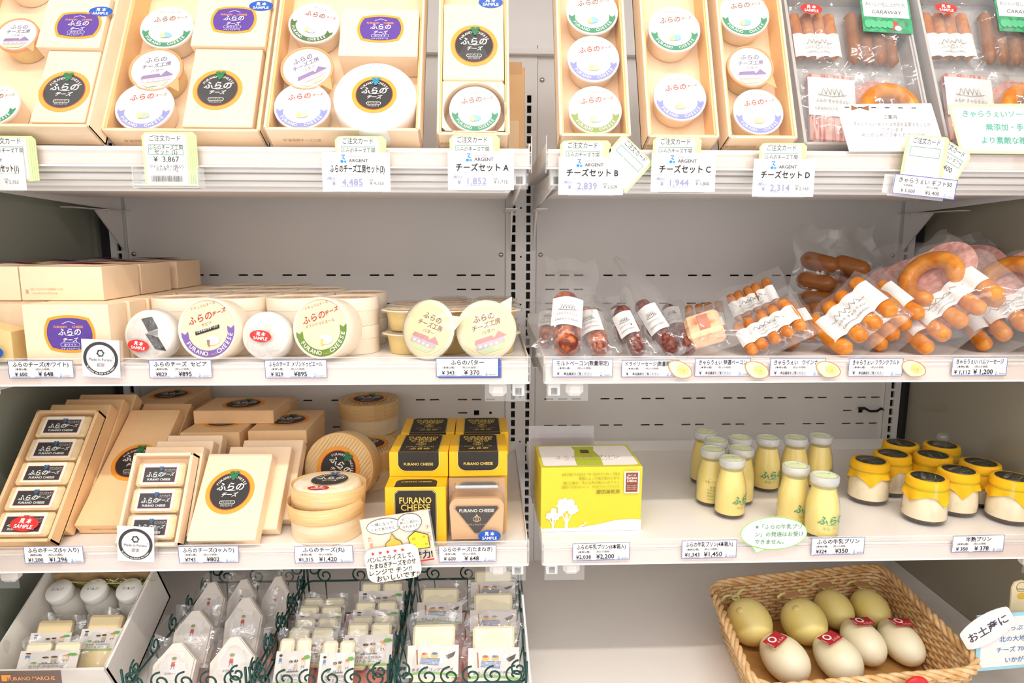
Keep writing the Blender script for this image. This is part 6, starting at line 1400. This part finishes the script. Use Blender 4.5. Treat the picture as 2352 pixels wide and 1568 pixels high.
def lobe(b, c, d, ra, rb, m):
    b.lathe([(rb*sin(pi*i/16)*(1+.10*cos(pi*i/16)), -ra*cos(pi*i/16)) for i in range(17)], m, 26, c @ d, caps=False); return b
RAF = mat('raffia', 'e6e29a', .6, noise_amt=.1); REDL = '9a2226'
def seal():
    a = Art(0); a.rect(-.016, -.011, .016, .011, 'b5252c'); a.ell(-.003, .003, .0065, .0065, 'f3ece6', 16); a.ell(-.003, .003, .0040, .0040, 'b5252c', 14); a.text('ふらの', .004, -.0085, .0055, 'f3ece6'); a.text('FURANO', -.0135, -.002, .0030, 'f3ece6', rot=90); return a
GP = (((.4170, -.3450), (.4400, -.4400)), ((.5220, -.3450), (.5340, -.4400)), ((.6060, -.2960), (.6060, -.3930)), ((.6800, -.2940), (.6760, -.3940)))
for k, (ya, wa, Ra, Rb, lab) in enumerate((((1722, 1432), (1812, 1520), (.045, .041), (.050, .036), 'bagged gourd cheese with red seal at the basket edge toward the bright deck'), ((1852, 1428), (1948, 1502), (.045, .040), (.050, .035), 'bagged gourd cheese second from the bright deck side'), ((1920, 1366), (2006, 1468), (.045, .034), (.052, .033), 'bagged gourd cheese with wooden tag at its knot'), ((2030, 1388), (2112, 1470), (.046, .033), (.054, .032), 'bagged gourd cheese nearest the end panel side of the basket'))):
    A, B = GP[k]; A = Vector((*A, DK+.0062+Ra[1])); B = Vector((*B, DK+.0062+Rb[1]))
    d = (B-A); L = d.length; Y = d.normalized(); M = frame(A, B, Vector((A.x, A.y-1, A.z+1.0)))
    t = thing('gourd_cheese', lab, 'cheese', M, 'bagged gourd cheeses')
    MB().lathe([(Ra[1]*sin(pi*i/16)*(1+.08*cos(pi*i/16)), -Ra[0]*cos(pi*i/16)) for i in range(17)], CY, 28, RX(-90), caps=False).build('smoked_lobe', t)
    MB().lathe([(Rb[1]*sin(pi*i/16)*(1-.08*cos(pi*i/16)), -Rb[0]*cos(pi*i/16)) for i in range(17)], CW, 28, T(0, L, -.002) @ RX(-90), caps=False).build('pale_lobe', t)
    for kk_, yy_ in ((0, 0), (1, L)):
        if k == 0 or (k == 1 and kk_ == 0): MB().lathe([(.0065, 0), (.0060, .0012), (.002, .0014)], CY if kk_ == 0 else CW, 14, T(.018, yy_+.002, (Ra[1] if kk_ == 0 else Rb[1])*.88) @ RY(18)).build('stamp', t)
    put('red_seal', shared('red_seal', seal), t, T(.012 if k < 2 else .002, L-.002, Rb[1]*1.0+.0035) @ RX(3) @ RZ(200 if k < 2 else 185) @ Matrix.Diagonal((1.15, 1.15, 1, 1)))
    b = MB()
    def bagf(u, v):
        q = 2*pi*u; yy = -Ra[0]*1.06+(L+Ra[0]*1.06+Rb[0]*1.06)*v
        r = max(.006, 1.05*max(Ra[1], Rb[1])*math.sqrt(max(0, 1-((yy-L/2)/(L/2+max(Ra[0], Rb[0])*1.16))**4)))*(1+.05*noise.noise(Vector((cos(q)*2+k, sin(q)*2, v*5)))-.10*abs(noise.noise(Vector((cos(q)*3+k, sin(q)*3+v*3, v*6))))); return (r*cos(q), yy, r*sin(q)*.98)
    GB = film('gourd_bag', .05, .55, .04, bump=.6, bscale=30); b.grid(bagf, 36, 24, GB, wrap=True)
    b.grid(lambda u, v: ((.004+.018*v)*cos(2*pi*u)*(1+.3*sin(6*pi*u)), -Ra[0]*.86-.010*v+(.003+.004*v)*sin(2*pi*u), Ra[1]*.66+.042*v), 18, 6, BAGP, wrap=True)     # gathered neck, standing up; b.build('bag', t)
    r_ = MB(); yk = -Ra[0]*.87; zk = Ra[1]*.70
    r_.tube([(.006*cos(2*pi*i/12), yk+.006*sin(2*pi*i/12), zk) for i in range(12)], .002, RAF, 5, closed=True)
    for sx in (-1, 1): r_.grid(lambda u, v: (sx*(.004+.026*v), yk-.002*v+(u-.5)*.006, zk+.004+.014*v*(1-v)*2), 1, 6, RAF)
    r_.build('raffia_tie', t)
    if k >= 1: MB().box((.004, yk+.006, zk+.010), (.032, .016, .0012), mat('tag_card', 'b98a5a', .6, noise_amt=.08), bev=.0003).build('tag', t)
# signs by the right end panel
y = -.500
p = at_y(2300, 1470, y); t = thing('handwritten_sign', 'white handwritten sign edged in pale blue beside the wicker basket', 'sign', T(p.x, y, p.z) @ RY(-4) @ FRONT)
MB().box((.012, -.002, 0), (.110, .100, .002), mat('pale_blue_card', '9fd2e4', .5)).build('backing', t); MB().box((.014, -.002, .0014), (.100, .088, .0008), PAPER).build('card', t)
a = Art(.002); 
for k, s_ in enumerate(('たっぷり', '北の大地の', 'チーズ 700円', 'いかが')): a.text(s_, .022, .018-.019*k, .011, '5a86b8', bold=.01)
a.build('handwriting', t)
p = at_y(2268, 1442, y-.006); t2 = thing('handwritten_sign', 'white oval note reading お土産に, tilted on the blue edged sign', 'sign', T(p.x, y-.006, p.z) @ RY(-33) @ FRONT)
b = MB(); b.prism([(.045*max(-1, min(1, 1.25*cos(2*pi*i/36))), .026*sin(2*pi*i/36)) for i in range(36)], .001, PAPER); b.build('card', t2); a = Art(.0012); a.text('お土産に', 0, -.007, .0185, '4a4458', bold=.015, wmax=.072); a.build('handwriting', t2)
y = -.46; p = at_y(2342, 1353, y); t = thing('figure_tag', 'small cream wooden figure tag behind the blue edged sign', 'tag', T(p.x, y, p.z) @ FRONT)
b = MB(); b.prism([(-.014, -.040), (.014, -.040), (.016, .004), (.012, .014), (0, .018), (-.012, .014), (-.016, .004)], .003, mat('cream_tag', 'f1dfb8', .5)); b.build('tag', t); a = Art(.0032); a.ring(0, .006, .009, .0082, '5a4a38'); a.ell(.002, -.010, .008, .006, 'e9bd4a', 14); a.text('FURANO', 0, .001, .004, '5a4a38'); a.build('print', t)
t = thing('red_button', 'glossy red round tag standing before the wicker basket', 'tag', T(at_y(2104, 1572, -.585).x, -.585, at_y(2104, 1578, -.585).z) @ FRONT)
MB().lathe([(.019, 0), (.020, .002), (.018, .005), (.010, .007), (.001, .0075)], mat('red_gloss', 'd81e22', .2), 30, caps=False).build('disc', t); hs = t.matrix_basis.translation.z-DK-.001; MB().box((0, -hs/2, -.004), (.006, hs, .004), STEEL).build('stem', t)
bpy.data.scenes.remove(TS)
